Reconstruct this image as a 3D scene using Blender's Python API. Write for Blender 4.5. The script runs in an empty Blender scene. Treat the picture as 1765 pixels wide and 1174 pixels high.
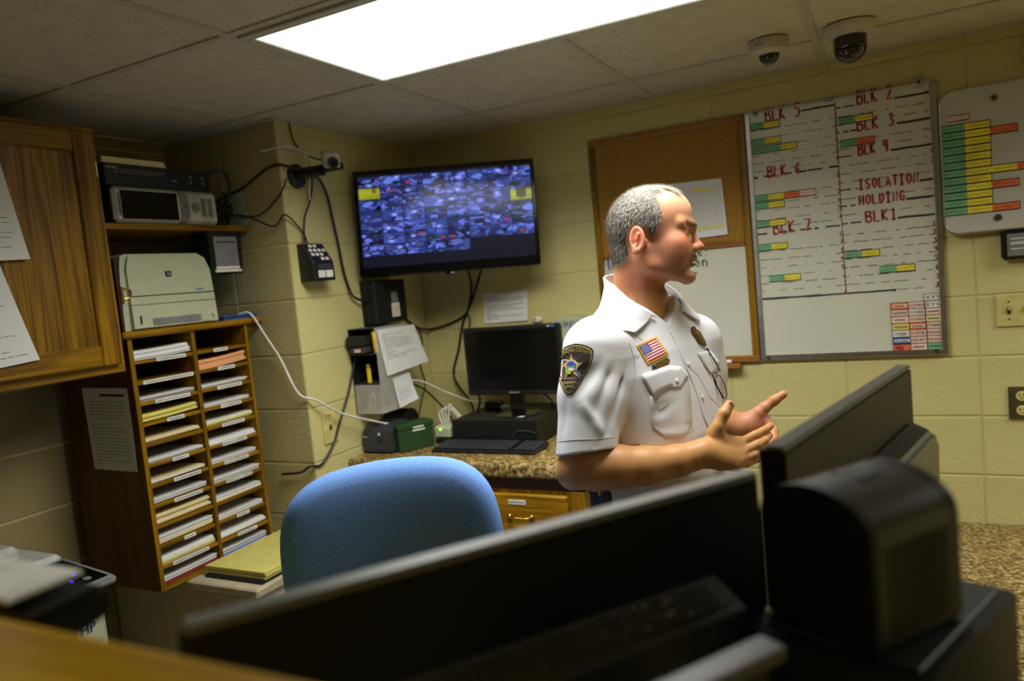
import bpy, bmesh, math, random
import numpy as np
from mathutils import Vector, Matrix
from mathutils.bvhtree import BVHTree

S = bpy.context.scene
COL = S.collection
random.seed(7)
rng = np.random.default_rng(7)

# ------------------------------------------------------------------ camera
YAW, PITCH, ROLL, FPX = math.radians(27.11568), math.radians(-4.71628), math.radians(-5.50433), 1282.687
CAM = Vector((0, 0, 1.74))
_f = Vector((-math.sin(YAW)*math.cos(PITCH), math.cos(YAW)*math.cos(PITCH), math.sin(PITCH)))
_r0 = Vector((math.cos(YAW), math.sin(YAW), 0)); _u0 = _r0.cross(_f)
CR = math.cos(ROLL)*_r0 + math.sin(ROLL)*_u0
CU = -math.sin(ROLL)*_r0 + math.cos(ROLL)*_u0
CF = _f
cd = bpy.data.cameras.new('camera'); cam = bpy.data.objects.new('camera', cd); COL.objects.link(cam)
cam.matrix_world = Matrix(((CR.x, CU.x, -CF.x, CAM.x), (CR.y, CU.y, -CF.y, CAM.y), (CR.z, CU.z, -CF.z, CAM.z), (0, 0, 0, 1)))
cd.sensor_width = 36.0; cd.lens = 36.0*FPX/1765.0
cd.clip_start = 0.02
cd.dof.use_dof = True; cd.dof.focus_distance = 1.76; cd.dof.aperture_fstop = 2.5
S.camera = cam
S.view_settings.view_transform = 'Standard'; S.view_settings.look = 'None'
S.view_settings.exposure = 0.0; S.view_settings.gamma = 1.0
S.view_settings.use_curve_mapping = False
w = bpy.data.worlds.new('world'); S.world = w; w.use_nodes = True
w.node_tree.nodes['Background'].inputs[0].default_value = (0.5, 0.48, 0.42, 1)
w.node_tree.nodes['Background'].inputs[1].default_value = 0.0
PANEL = 2.2           # radiance of the ceiling lights' glowing lens
LAMP, LAMP2, SPREAD = 26.0, 20.0, 147   # watts and beam spread of the two ceiling lights

def ray(x, y):
    return CR*((x-882.5)/FPX) - CU*((y-587)/FPX) + CF
def on(x, y, ax, v):                 # photo measurement: point where a sight line meets a plane of the room
    d = ray(x, y); return CAM + d*((v-CAM[ax])/d[ax])
def at(x, y, d):
    return CAM + ray(x, y)*d

# ------------------------------------------------------------------ materials
def lin(c):
    return tuple((v/255/12.92 if v/255 <= .04045 else ((v/255+.055)/1.055)**2.4) for v in c)
def rgba(c): return (*lin(c), 1)
MATS = {}
def nodes(name):
    m = bpy.data.materials.new(name); m.use_nodes = True
    nt = m.node_tree; b = nt.nodes['Principled BSDF']; MATS[name] = m
    return m, nt, b
def N(nt, t, **k):
    n = nt.nodes.new(t)
    for a, v in k.items():
        if a.startswith('i_'): n.inputs[a[2:].replace('_', ' ')].default_value = v
        else: setattr(n, a, v)
    return n
def L(nt, a, b): nt.links.new(a, b)
def coords(nt, scale=(1, 1, 1)):
    tc = N(nt, 'ShaderNodeTexCoord'); mp = N(nt, 'ShaderNodeMapping')
    mp.inputs['Scale'].default_value = scale; L(nt, tc.outputs['Object'], mp.inputs['Vector']); return mp.outputs[0]
def ramp(nt, fac, stops):
    r = N(nt, 'ShaderNodeValToRGB'); L(nt, fac, r.inputs[0])
    e = r.color_ramp.elements
    while len(e) < len(stops): e.new(.5)
    for q, (p, c) in zip(e, stops): q.position = p; q.color = rgba(c)
    return r.outputs[0]
def bump(nt, b, h, strength=.3, dist=.002):
    n = N(nt, 'ShaderNodeBump'); n.inputs['Strength'].default_value = strength; n.inputs['Distance'].default_value = dist
    L(nt, h, n.inputs['Height']); L(nt, n.outputs[0], b.inputs['Normal'])
def pm(name, c, rough=.5, metal=0, var=.06, vs=25, bs=0, bstr=.3, spec=.5, trans=0, alpha=1, coat=0, bdist=.002):
    m, nt, b = nodes(name)
    v = coords(nt); n = N(nt, 'ShaderNodeTexNoise'); n.inputs['Scale'].default_value = vs; n.inputs['Detail'].default_value = 3
    L(nt, v, n.inputs['Vector'])
    lo = tuple(max(0, x*(1-var)) for x in c); hi = tuple(min(255, x*(1+var)) for x in c)
    L(nt, ramp(nt, n.outputs['Fac'], [(.3, lo), (.7, hi)]), b.inputs['Base Color'])
    b.inputs['Roughness'].default_value = rough; b.inputs['Metallic'].default_value = metal
    b.inputs['Specular IOR Level'].default_value = spec; b.inputs['Transmission Weight'].default_value = trans
    b.inputs['Alpha'].default_value = alpha; b.inputs['Coat Weight'].default_value = coat
    if bs:
        n2 = N(nt, 'ShaderNodeTexNoise'); n2.inputs['Scale'].default_value = bs; n2.inputs['Detail'].default_value = 4
        L(nt, v, n2.inputs['Vector']); bump(nt, b, n2.outputs['Fac'], bstr, bdist)
    return m
def wood(name, dark, light, axis, rough=.38, scale=1.0):
    m, nt, b = nodes(name)
    sc = [34*scale]*3; sc[axis] = 1.6*scale
    v = coords(nt, sc)
    n = N(nt, 'ShaderNodeTexNoise'); n.inputs['Scale'].default_value = 1.0; n.inputs['Detail'].default_value = 6; n.inputs['Distortion'].default_value = 1.2
    L(nt, v, n.inputs['Vector'])
    sc2 = [160*scale]*3; sc2[axis] = 5*scale
    v2 = coords(nt, sc2); n2 = N(nt, 'ShaderNodeTexNoise'); n2.inputs['Scale'].default_value = 1.0; n2.inputs['Detail'].default_value = 3
    L(nt, v2, n2.inputs['Vector'])
    mx = N(nt, 'ShaderNodeMath', operation='MULTIPLY_ADD'); L(nt, n.outputs['Fac'], mx.inputs[0]); mx.inputs[1].default_value = .65
    m2 = N(nt, 'ShaderNodeMath', operation='MULTIPLY'); L(nt, n2.outputs['Fac'], m2.inputs[0]); m2.inputs[1].default_value = .35
    L(nt, m2.outputs[0], mx.inputs[2])
    L(nt, ramp(nt, mx.outputs[0], [(.36, dark), (.47, tuple((p+q)/2 for p, q in zip(dark, light))), (.6, light)]), b.inputs['Base Color'])
    b.inputs['Roughness'].default_value = rough; b.inputs['Specular IOR Level'].default_value = .25
    bump(nt, b, n2.outputs['Fac'], .12, .001)
    return m
def emit(name, c, s):
    m, nt, b = nodes(name)
    b.inputs['Base Color'].default_value = rgba(c); b.inputs['Emission Color'].default_value = rgba(c); b.inputs['Emission Strength'].default_value = s
    return m
def attr_mat(name, rough=.5, bs=0, bstr=.2, sss=0, emis=0, spec=.5, bdist=.001, vs=0):
    m, nt, b = nodes(name)
    a = N(nt, 'ShaderNodeVertexColor'); a.layer_name = 'col'
    L(nt, a.outputs[0], b.inputs['Base Color']); b.inputs['Roughness'].default_value = rough; b.inputs['Specular IOR Level'].default_value = spec
    if sss:
        b.inputs['Subsurface Weight'].default_value = sss; b.inputs['Subsurface Radius'].default_value = (.012, .005, .003); b.inputs['Subsurface Scale'].default_value = .6
    if emis:
        b.inputs['Base Color'].default_value = (.01, .01, .01, 1); nt.links.remove(b.inputs['Base Color'].links[0])
        L(nt, a.outputs[0], b.inputs['Emission Color']); b.inputs['Emission Strength'].default_value = emis
    if bs:
        v = coords(nt); n2 = N(nt, 'ShaderNodeTexNoise'); n2.inputs['Scale'].default_value = bs; n2.inputs['Detail'].default_value = 4
        L(nt, v, n2.inputs['Vector']); bump(nt, b, n2.outputs['Fac'], bstr, bdist)
    return m

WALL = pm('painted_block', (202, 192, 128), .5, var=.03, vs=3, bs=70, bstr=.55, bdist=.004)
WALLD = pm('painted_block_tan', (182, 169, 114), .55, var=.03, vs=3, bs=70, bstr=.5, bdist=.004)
MORTAR = pm('painted_joint', (196, 185, 124), .6, var=.03, vs=8, bs=90)
def tile_mat():
    m, nt, b = nodes('ceiling_tile')
    v = coords(nt)
    vo = N(nt, 'ShaderNodeTexNoise'); vo.inputs['Scale'].default_value = 170; vo.inputs['Detail'].default_value = 2; L(nt, v, vo.inputs['Vector'])
    n = N(nt, 'ShaderNodeTexNoise'); n.inputs['Scale'].default_value = 12; n.inputs['Detail'].default_value = 5; L(nt, v, n.inputs['Vector'])
    c1 = ramp(nt, vo.outputs['Fac'], [(.30, (104, 100, 84)), (.40, (214, 208, 184))])
    c2 = ramp(nt, n.outputs['Fac'], [(.3, (238, 236, 230)), (.7, (255, 255, 255))])
    mx = N(nt, 'ShaderNodeMix', data_type='RGBA', blend_type='MULTIPLY'); mx.inputs[0].default_value = 1
    L(nt, c1, mx.inputs[6]); L(nt, c2, mx.inputs[7]); L(nt, mx.outputs[2], b.inputs['Base Color'])
    b.inputs['Roughness'].default_value = .95; bump(nt, b, vo.outputs['Fac'], .5, .003)
    return m
TILE = tile_mat()
TBAR = pm('grid_white_paint', (190, 186, 164), .5, var=.03)
def granite():
    m, nt, b = nodes('granite_laminate')
    v = coords(nt)
    n = N(nt, 'ShaderNodeTexNoise'); n.inputs['Scale'].default_value = 75; n.inputs['Detail'].default_value = 7; n.inputs['Roughness'].default_value = .72; L(nt, v, n.inputs['Vector'])
    L(nt, ramp(nt, n.outputs['Fac'], [(.36, (38, 30, 18)), (.46, (104, 84, 46)), (.54, (158, 132, 76)), (.64, (206, 184, 124))]), b.inputs['Base Color'])
    b.inputs['Roughness'].default_value = .3
    return m
GRAN = granite()
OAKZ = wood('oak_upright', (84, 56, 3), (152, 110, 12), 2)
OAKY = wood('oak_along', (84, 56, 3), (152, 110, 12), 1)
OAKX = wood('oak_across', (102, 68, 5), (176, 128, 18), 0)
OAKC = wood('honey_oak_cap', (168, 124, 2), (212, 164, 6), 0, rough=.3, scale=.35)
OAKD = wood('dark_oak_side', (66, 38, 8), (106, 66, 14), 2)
KICK = pm('dark_stained_wood', (66, 34, 14), .5)
WHITE = pm('white_paper', (222, 222, 216), .8, var=.015, vs=8)
CREAM = pm('cream_paper', (222, 206, 156), .8, var=.03)
YEL = pm('yellow_paper', (222, 212, 112), .8, var=.03)
PEACH = pm('peach_paper', (232, 172, 116), .8, var=.03)
REDF = pm('red_folder', (150, 28, 34), .6); BLUF = pm('blue_folder', (40, 96, 170), .5)
INK = pm('black_ink', (36, 36, 38), .7); GREYINK = pm('grey_print', (120, 120, 122), .8)
BLACK = pm('black_plastic', (20, 20, 21), .38, var=.08, bs=600, bstr=.08)
BLACKM = pm('matte_black_plastic', (22, 22, 22), .5, var=.06, bs=500, bstr=.1, spec=.3)
RIM = pm('satin_black_rim', (66, 68, 64), .26, var=.04, spec=.9)
RIM_LIT = pm('rim_painted_reflection', (122, 126, 116), .3, var=.04, spec=.8)  # ceiling panel's reflection painted into the nearest monitor's rim
VENT_LIT = pm('vent_painted_light', (92, 97, 98), .35, var=.06, spec=.6)  # lighter colour stands in for light falling on the bulge top
PADY = pm('legal_pad_paper', (198, 188, 100), .8, var=.03)
SATIN = pm('satin_charcoal', (58, 61, 64), .30, var=.05, spec=.7)
BLACKG = pm('glossy_black', (8, 8, 9), .12, var=.02)
DGREY = pm('charcoal_plastic', (52, 54, 58), .45)
MGREY = pm('grey_plastic', (120, 120, 118), .5)
LGREY = pm('light_grey_plastic', (186, 186, 178), .45)
OFFW = pm('offwhite_plastic', (180, 184, 150), .45, var=.02)
ALU = pm('brushed_aluminium', (176, 176, 172), .32, metal=1)
SILV = pm('silver_paint', (196, 194, 182), .3, metal=.35)
STEEL = pm('stainless_steel', (150, 146, 140), .3, metal=1)
BRASS = pm('aged_brass', (190, 160, 84), .28, metal=1)
WB = pm('whiteboard', (206, 206, 186), .28, var=.02, vs=4)
WB2 = pm('grey_whiteboard', (196, 194, 180), .3, var=.03, vs=4)
CORK = pm('cork', (152, 112, 40), .9, var=.16, vs=260, bs=300)
BOAK = wood('board_frame_wood', (120, 76, 26), (168, 116, 48), 0)
REDM = pm('red_marker', (158, 34, 34), .6, var=.1, vs=60)
BLKM = pm('black_marker', (40, 40, 40), .6, var=.2, vs=60)
BLUM = pm('blue_marker', (36, 62, 150), .6)
GRN = pm('green_label', (112, 172, 120), .7); YLB = pm('yellow_label', (232, 214, 60), .7)
ORG = pm('orange_label', (224, 106, 56), .7); PINK = pm('pink_label', (232, 196, 176), .7)
TAGW = pm('white_label', (222, 220, 206), .7); TAGB = pm('blue_label', (30, 66, 160), .7)
IVORY = pm('ivory_plastic', (206, 190, 116), .4)
BLUEF = pm('blue_upholstery', (108, 152, 222), .9, var=.07, vs=320, bs=420, bstr=.35)
GREENB = pm('green_painted_metal', (34, 66, 26), .45)
BEIGE = pm('beige_steel', (176, 164, 132), .45)
CLEAR = pm('clear_acrylic', (236, 232, 216), .08, alpha=.28, spec=.6)
FLOORM = pm('floor_vinyl', (118, 108, 92), .45, var=.1, vs=40)
CABW = pm('white_cable', (214, 212, 200), .5); CABK = pm('black_cable', (20, 20, 20), .45)
LEDB = emit('blue_led', (20, 40, 255), 9); LEDG = emit('green_led', (120, 255, 40), 4)
YPL = pm('yellow_plastic', (228, 190, 20), .4)

# ------------------------------------------------------------------ builders
WINV = {}
def tag(o, label=None, cat=None, group=None, kind=None):
    if label: o['label'] = label
    if cat: o['category'] = cat
    if group: o['group'] = group
    if kind: o['kind'] = kind
    return o
def thing(name, label, cat, loc=(0, 0, 0), rz=0, group=None, world=True):
    o = bpy.data.objects.new(name, None); COL.objects.link(o); o.empty_display_size = .05
    o.location = loc; o.rotation_euler = (0, 0, rz)
    tag(o, label, cat, group)
    if world: WINV[o.name] = (Matrix.Translation(loc) @ Matrix.Rotation(rz, 4, 'Z')).inverted()
    return o
def link(name, me, mats, parent=None, smooth=False):
    o = bpy.data.objects.new(name, me); COL.objects.link(o)
    if not isinstance(mats, (list, tuple)): mats = [mats]
    if len(me.materials) == 0:
        for m in mats: me.materials.append(m)
    if smooth: me.shade_smooth()
    if parent is not None:
        o.parent = parent
        if parent.name in WINV: o.matrix_parent_inverse = WINV[parent.name]
    return o
def mk(name, bm, mats, parent=None, smooth=False, angle=None):
    bmesh.ops.recalc_face_normals(bm, faces=bm.faces)
    me = bpy.data.meshes.new(name); bm.to_mesh(me); bm.free()
    o = link(name, me, mats, parent)
    if smooth:
        me.shade_smooth()
        if angle is not None: me.set_sharp_from_angle(angle=math.radians(angle))
    return o
def B(): return bmesh.new()
def box(bm, lo, hi, bev=0, mi=0, seg=1, R=None):
    lo, hi = [min(a, b) for a, b in zip(lo, hi)], [max(a, b) for a, b in zip(lo, hi)]
    r = bmesh.ops.create_cube(bm, size=1)
    vs = r['verts']
    c = [(a+b)/2 for a, b in zip(lo, hi)]; s = [b-a for a, b in zip(lo, hi)]
    for v in vs: v.co = Vector((v.co.x*s[0]+c[0], v.co.y*s[1]+c[1], v.co.z*s[2]+c[2]))
    fs = {f for v in vs for f in v.link_faces}
    for f in fs: f.material_index = mi
    if bev:
        es = list({e for v in vs for e in v.link_edges})
        q = bmesh.ops.bevel(bm, geom=es, offset=min(bev, min(s)*.45), segments=seg, affect='EDGES', profile=.5)
        vs = list({v for f in q['faces'] for v in f.verts} | {v for v in vs if v.is_valid})
        for f in q['faces']: f.material_index = mi
    if R is not None:
        for v in vs: v.co = R @ v.co
    return vs
def obox(bm, c, ax, s, bev=0, mi=0, seg=1):      # oriented box: centre, 3 axes, sizes
    R = Matrix.Translation(c) @ Matrix((( ax[0][0], ax[1][0], ax[2][0], 0), (ax[0][1], ax[1][1], ax[2][1], 0), (ax[0][2], ax[1][2], ax[2][2], 0), (0, 0, 0, 1)))
    return box(bm, [-q/2 for q in s], [q/2 for q in s], bev, mi, seg, R)
def cyl(bm, p0, p1, r0, r1=None, n=20, mi=0, caps=True):
    r1 = r0 if r1 is None else r1
    p0, p1 = Vector(p0), Vector(p1); d = (p1-p0).normalized()
    a = d.orthogonal().normalized(); b = d.cross(a)
    A = [bm.verts.new(p0+(a*math.cos(t)+b*math.sin(t))*r0) for t in [2*math.pi*i/n for i in range(n)]]
    C = [bm.verts.new(p1+(a*math.cos(t)+b*math.sin(t))*r1) for t in [2*math.pi*i/n for i in range(n)]]
    for i in range(n):
        f = bm.faces.new((A[i], A[(i+1) % n], C[(i+1) % n], C[i])); f.material_index = mi
    if caps:
        bm.faces.new(A[::-1]).material_index = mi; bm.faces.new(C).material_index = mi
def catmull(pts, k=6):
    P = [Vector(p) for p in pts]; P = [P[0]*2-P[1]]+P+[P[-1]*2-P[-2]]; out = []
    for i in range(1, len(P)-2):
        for j in range(k):
            t = j/k; a, b, c, d = P[i-1:i+3]
            out.append(.5*((2*b)+(c-a)*t+(2*a-5*b+4*c-d)*t*t+(3*b-a-3*c+d)*t**3))
    out.append(P[-2]); return out
def tube(bm, pts, r, n=8, k=6, mi=0):
    P = catmull(pts, k) if k else [Vector(p) for p in pts]
    prev = None; a = None
    for i, p in enumerate(P):
        d = (P[min(i+1, len(P)-1)]-P[max(i-1, 0)]).normalized()
        if a is None: a = d.orthogonal().normalized()
        else:
            a = (a-d*a.dot(d))
            a = a.normalized() if a.length > 1e-6 else d.orthogonal().normalized()
        b = d.cross(a)
        ring = [bm.verts.new(p+(a*math.cos(2*math.pi*j/n)+b*math.sin(2*math.pi*j/n))*r) for j in range(n)]
        if prev:
            for j in range(n): bm.faces.new((prev[j], prev[(j+1) % n], ring[(j+1) % n], ring[j])).material_index = mi
        else: bm.faces.new(ring[::-1]).material_index = mi
        prev = ring
    bm.faces.new(prev).material_index = mi
def prism(bm, poly, fa, fb, mi=0):               # poly 2D; fa/fb map (u,v)->3D for the two ends
    A = [bm.verts.new(fa(u, v)) for u, v in poly]; C = [bm.verts.new(fb(u, v)) for u, v in poly]
    n = len(poly)
    bm.faces.new(A[::-1]).material_index = mi; bm.faces.new(C).material_index = mi
    for i in range(n): bm.faces.new((A[i], A[(i+1) % n], C[(i+1) % n], C[i])).material_index = mi
def lathe(bm, prof, c, axis=Vector((0, 0, 1)), n=32, mi=0):
    axis = Vector(axis); c = Vector(c); a = axis.orthogonal().normalized(); b = axis.cross(a); prev = None
    for r, h in prof:
        ring = [bm.verts.new(c+axis*h+(a*math.cos(2*math.pi*j/n)+b*math.sin(2*math.pi*j/n))*max(r, 1e-5)) for j in range(n)]
        if prev:
            for j in range(n): bm.faces.new((prev[j], prev[(j+1) % n], ring[(j+1) % n], ring[j])).material_index = mi
        prev = ring
def sph(bm, c, r, mi=0, u=16, v=10, sc=(1, 1, 1)):
    q = bmesh.ops.create_uvsphere(bm, u_segments=u, v_segments=v, radius=1)
    for x in q['verts']: x.co = Vector((x.co.x*r*sc[0]+c[0], x.co.y*r*sc[1]+c[1], x.co.z*r*sc[2]+c[2]))
    for f in {f for x in q['verts'] for f in x.link_faces}: f.material_index = mi
def simple(name, lo, hi, mat, parent=None, bev=.002):
    bm = B(); box(bm, lo, hi, bev); return mk(name, bm, mat, parent)
_TC = {}
def text2d(s, extr=0.0):
    """flat lettering as 2D verts/faces, height 1, left-aligned at 0"""
    if s in _TC: return _TC[s]
    c = bpy.data.curves.new('lettering', 'FONT'); c.body = s; c.size = 1; c.resolution_u = 2
    o = bpy.data.objects.new('lettering', c); COL.objects.link(o)
    dg = bpy.context.evaluated_depsgraph_get(); me = bpy.data.meshes.new_from_object(o.evaluated_get(dg))
    vs = [(v.co.x, v.co.y) for v in me.vertices]; fs = [tuple(p.vertices) for p in me.polygons]
    bpy.data.objects.remove(o); bpy.data.curves.remove(c); bpy.data.meshes.remove(me)
    wd = max((v[0] for v in vs), default=1)
    _TC[s] = (vs, fs, wd); return _TC[s]
def text(bm, s, fn, mi=0, width=None, height=.7):
    """fn(u,v) with u in [0,1] along the word and v in [0,1] up the capitals"""
    vs, fs, wd = text2d(s)
    V = [bm.verts.new(fn(x/wd, y/.7)) for x, y in vs]
    for f in fs:
        try: bm.faces.new([V[i] for i in f]).material_index = mi
        except ValueError: pass
def strokes(bm, lines, fn, wdt, mi=0):            # ribbons: polylines of (u,v) mapped by fn -> 3D in a wall plane (x,z)
    for ln in lines:
        P = [Vector(fn(u, v)) for u, v in ln]; prev = None
        for i, p in enumerate(P):
            d = (P[min(i+1, len(P)-1)]-P[max(i-1, 0)])
            nrm = Vector((-d.z, 0, d.x))
            nrm = nrm.normalized()*wdt/2 if nrm.length > 1e-9 else Vector((0, 0, wdt/2))
            a, b = bm.verts.new(p+nrm), bm.verts.new(p-nrm)
            if prev: bm.faces.new((prev[0], a, b, prev[1])).material_index = mi
            prev = (a, b)
GLY = {'B': [[(0, 0), (0, 1), (.55, .95), (.6, .72), (.45, .55), (0, .52)], [(.3, .53), (.7, .4), (.68, .1), (.4, 0), (0, 0)]],
 'L': [[(0, 1), (.03, 0), (.65, .02)]], 'K': [[(0, 1), (0, 0)], [(.6, 1), (.02, .45), (.65, 0)]],
 '1': [[(.15, .8), (.35, 1), (.35, 0)], [(.1, 0), (.6, 0)]], '2': [[(.05, .8), (.3, 1), (.6, .85), (.55, .6), (0, 0), (.7, .03)]],
 '3': [[(.05, .9), (.4, 1), (.6, .8), (.25, .55), (.65, .4), (.5, .05), (.05, .08)]], '4': [[(.1, 1), (.08, .5), (.65, .5)], [(.55, 1), (.55, 0)]],
 '5': [[(.65, 1), (.1, .98), (.08, .6), (.5, .6), (.65, .3), (.4, 0), (.03, .08)]], '6': [[(.55, 1), (.15, .6), (.08, .2), (.35, 0), (.6, .22), (.35, .45), (.1, .25)]],
 '7': [[(0, .95), (.65, 1), (.25, 0)]], '8': [[(.3, .5), (.08, .8), (.35, 1), (.6, .8), (.3, .5), (.05, .2), (.35, 0), (.62, .2), (.3, .5)]],
 'I': [[(0, 1), (.6, 1)], [(.3, 1), (.3, 0)], [(0, 0), (.6, 0)]], 'S': [[(.6, .9), (.3, 1), (.05, .8), (.3, .52), (.6, .3), (.35, 0), (0, .1)]],
 'O': [[(.35, 1), (.08, .8), (.03, .35), (.3, 0), (.6, .25), (.65, .7), (.35, 1)]], 'A': [[(0, 0), (.33, 1), (.65, 0)], [(.12, .38), (.53, .38)]],
 'T': [[(0, 1), (.7, 1)], [(.35, 1), (.35, 0)]], 'N': [[(0, 0), (.02, 1), (.6, 0), (.62, 1)]], 'H': [[(0, 1), (0, 0)], [(.6, 1), (.6, 0)], [(0, .5), (.6, .5)]],
 'D': [[(.03, 0), (.03, 1), (.45, .9), (.62, .5), (.4, .05), (.03, 0)]], 'G': [[(.6, .85), (.3, 1), (.05, .6), (.1, .15), (.4, 0), (.62, .2), (.62, .45), (.35, .45)]],
 'M': [[(0, 0), (.05, 1), (.35, .4), (.65, 1), (.7, 0)]], 'P': [[(0, 0), (.02, 1), (.6, .9), (.55, .55), (.02, .5)]], 'Z': [[(.05, 1), (.65, 1), (0, 0), (.7, 0)]],
 'n': [[(0, .6), (.02, 0)], [(.02, .4), (.3, .6), (.5, .5), (.52, 0)]], 'e': [[(.05, .3), (.5, .32), (.3, .6), (.05, .3), (.25, 0), (.55, .1)]],
 's': [[(.45, .55), (.15, .5), (.4, .25), (.05, .03)]], 'o': [[(.3, .6), (.05, .3), (.3, 0), (.55, .3), (.3, .6)]], ':': [[(.1, .45), (.16, .38)], [(.1, .1), (.16, .03)]], '-': [[(0, .3), (.8, .32)]]}
def hand(bm, s, fn0, h, wdt, adv=.85, mi=0, asp=.75, width=None):   # hand lettering on a wall plane; fn0(x,z) in metres from the start of the baseline
    if width: step = width/(len(s)-.25); asp = step*.95/h if step*.95/h < 1.1 else 1.1
    else: step = adv*h*asp*1.05
    for i, ch in enumerate(s):
        if ch == ' ': continue
        x = i*step
        strokes(bm, GLY[ch], lambda u, v: fn0(x+u*h*asp, v*h), wdt, mi)

# ------------------------------------------------------------------ the room
CEIL, BACK, SIDE, RET, LEFT = 2.385, 2.898, -1.924, 2.065, -2.50
def struct(o, label=None, cat=None):
    o['kind'] = 'structure'
    if label: o['label'] = label
    if cat: o['category'] = cat
    return o
fl = struct(simple('floor', (-2.6, -1.7, -.05), (3.1, 3.0, 0), FLOORM, bev=0), 'grey vinyl floor of the control room', 'floor')
def wall(name, lo, hi, label, mat=MORTAR):
    return struct(simple(name, lo, hi, mat, bev=0), label, 'wall')
JD = .0025
wb = wall('wall_back', (SIDE-.1, BACK+JD, 0), (3.1, BACK+.1, CEIL+.06), 'yellow painted block wall behind the officer and the boards')
ws = wall('wall_side', (SIDE-.1, RET+.1, 0), (SIDE-JD, BACK+JD, CEIL+.06), 'short lit block wall with the keypad and the wall camera')
wr = wall('wall_return', (LEFT-.1, RET+JD, 0), (SIDE-JD, RET+.1, CEIL+.06), 'shaded tan block wall beside the paper sorter')
wl = wall('wall_left', (LEFT-.1, -1.7, 0), (LEFT-JD, RET+JD, CEIL+.06), 'block wall behind the oak cabinet')
wall('wall_right', (3.0, -1.7, 0), (3.1, 3.0, CEIL+.06), 'plain painted wall far to the right', WALL)
wall('wall_rear', (-2.6, -1.7, 0), (3.1, -1.6, CEIL+.06), 'plain painted wall behind the viewpoint', WALL)
WALLL = pm('painted_block_shaded_tan', (150, 134, 86), .6, var=.03, vs=3, bs=70, bstr=.5, bdist=.004)  # darker tan: the left wall's shade is put into its colour
BW, BH, JT = .4064, .2032, .007
_blk = {}
def block(parent, frame, u0, u1, z0, z1, mat):
    key = (frame, round(u1-u0, 4), round(z1-z0, 4), mat.name)
    if key not in _blk:
        bm = B(); a, h = (u1-u0)/2, (z1-z0)/2; b = .0028
        fr = [(-a, -h), (a, -h), (a, h), (-a, h)]; inn = [(-a+b, -h+b), (a-b, -h+b), (a-b, h-b), (-a+b, h-b)]
        def P(u, z, d):
            return (u, d, z) if frame == 'y' else (-d, u, z)
        V0 = [bm.verts.new(P(u, z, JD+.002)) for u, z in fr]; V1 = [bm.verts.new(P(u, z, .001)) for u, z in fr]; V2 = [bm.verts.new(P(u, z, 0)) for u, z in inn]
        for i in range(4):
            j = (i+1) % 4
            bm.faces.new((V0[i], V0[j], V1[j], V1[i])); bm.faces.new((V1[i], V1[j], V2[j], V2[i]))
        bm.faces.new(V2)
        bmesh.ops.recalc_face_normals(bm, faces=bm.faces)
        c = (0, -1, 0) if frame == 'y' else (1, 0, 0)
        f = [q for q in bm.faces if len(q.verts) == 4][-1]
        me = bpy.data.meshes.new('block'); bm.to_mesh(me); bm.free()
        if me.polygons[-1].normal.dot(Vector(c)) < 0: me.flip_normals()
        _blk[key] = me
    me = _blk[key]
    return link('block', me, mat, parent)
def lay(parent, frame, plane, ua, ub, joint, mat, zmin=0.0):
    zs = [zmin]+[z for z in [1.333+BH*k for k in range(-7, 6)] if zmin+.02 < z < CEIL]+[CEIL+.02]
    us = [ua]+[u for u in [joint+BW*k for k in range(-12, 13)] if ua+.03 < u < ub-.03]+[ub]
    for i in range(len(zs)-1):
        for j in range(len(us)-1):
            u0, u1, z0, z1 = us[j]+JT/2, us[j+1]-JT/2, zs[i]+JT/2, zs[i+1]-JT/2
            if j == 0 and frame == 'x' and parent is ws: u0 = us[j]
            if j == len(us)-2 and parent is wr: u1 = us[j+1]
            o = block(parent, frame, u0, u1, z0, z1, mat)
            c = ((u0+u1)/2, (z0+z1)/2)
            o.location = (c[0], plane, c[1]) if frame == 'y' else (plane, c[0], c[1])
lay(wb, 'y', BACK, SIDE, 1.48, .256, WALL)
lay(ws, 'x', SIDE, RET, BACK, RET+BW, WALL)
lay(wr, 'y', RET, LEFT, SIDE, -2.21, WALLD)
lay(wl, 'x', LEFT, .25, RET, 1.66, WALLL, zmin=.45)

# ceiling: lay-in tiles on a white grid
cl = struct(simple('ceiling', (-2.6, -1.7, CEIL+.05), (3.1, 3.0, CEIL+.09), TILE, bev=0), 'dropped ceiling of speckled tiles', 'ceiling')
G = .6096; gx = [-.168+G*k for k in range(-4, 6)]; gy = [1.37+G*k for k in range(-5, 4)]
xs = [LEFT]+[x for x in gx if LEFT+.03 < x < 2.97]+[3.0]; ys = [-1.6]+[y for y in gy if -1.57 < y < BACK-.03]+[BACK]
_tl = {}
LIGHTS = []
for i in range(len(xs)-1):
    for j in range(len(ys)-1):
        x0, x1, y0, y1 = xs[i], xs[i+1], ys[j], ys[j+1]
        if -1.40 < (x0+x1)/2 < -.16 and 1.37 < (y0+y1)/2 < 1.99: continue
        if 1.05 < (x0+x1)/2 < 2.27 and 1.98 < (y0+y1)/2 < 2.60: continue
        k = (round(x1-x0, 3), round(y1-y0, 3))
        if k not in _tl:
            bm = B(); a, b = (x1-x0)/2-.004, (y1-y0)/2-.004; box(bm, (-a, -b, 0), (a, b, .015), .002)
            me = bpy.data.meshes.new('ceiling_tile'); bm.to_mesh(me); bm.free(); _tl[k] = me
        o = link('ceiling_tile', _tl[k], TILE, cl); o.location = ((x0+x1)/2, (y0+y1)/2, CEIL+.004)
for x in xs[1:-1]:
    simple('grid_runner', (x-.012, -1.6, CEIL-.001), (x+.012, BACK, CEIL+.012), TBAR, cl, .0006)
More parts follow.
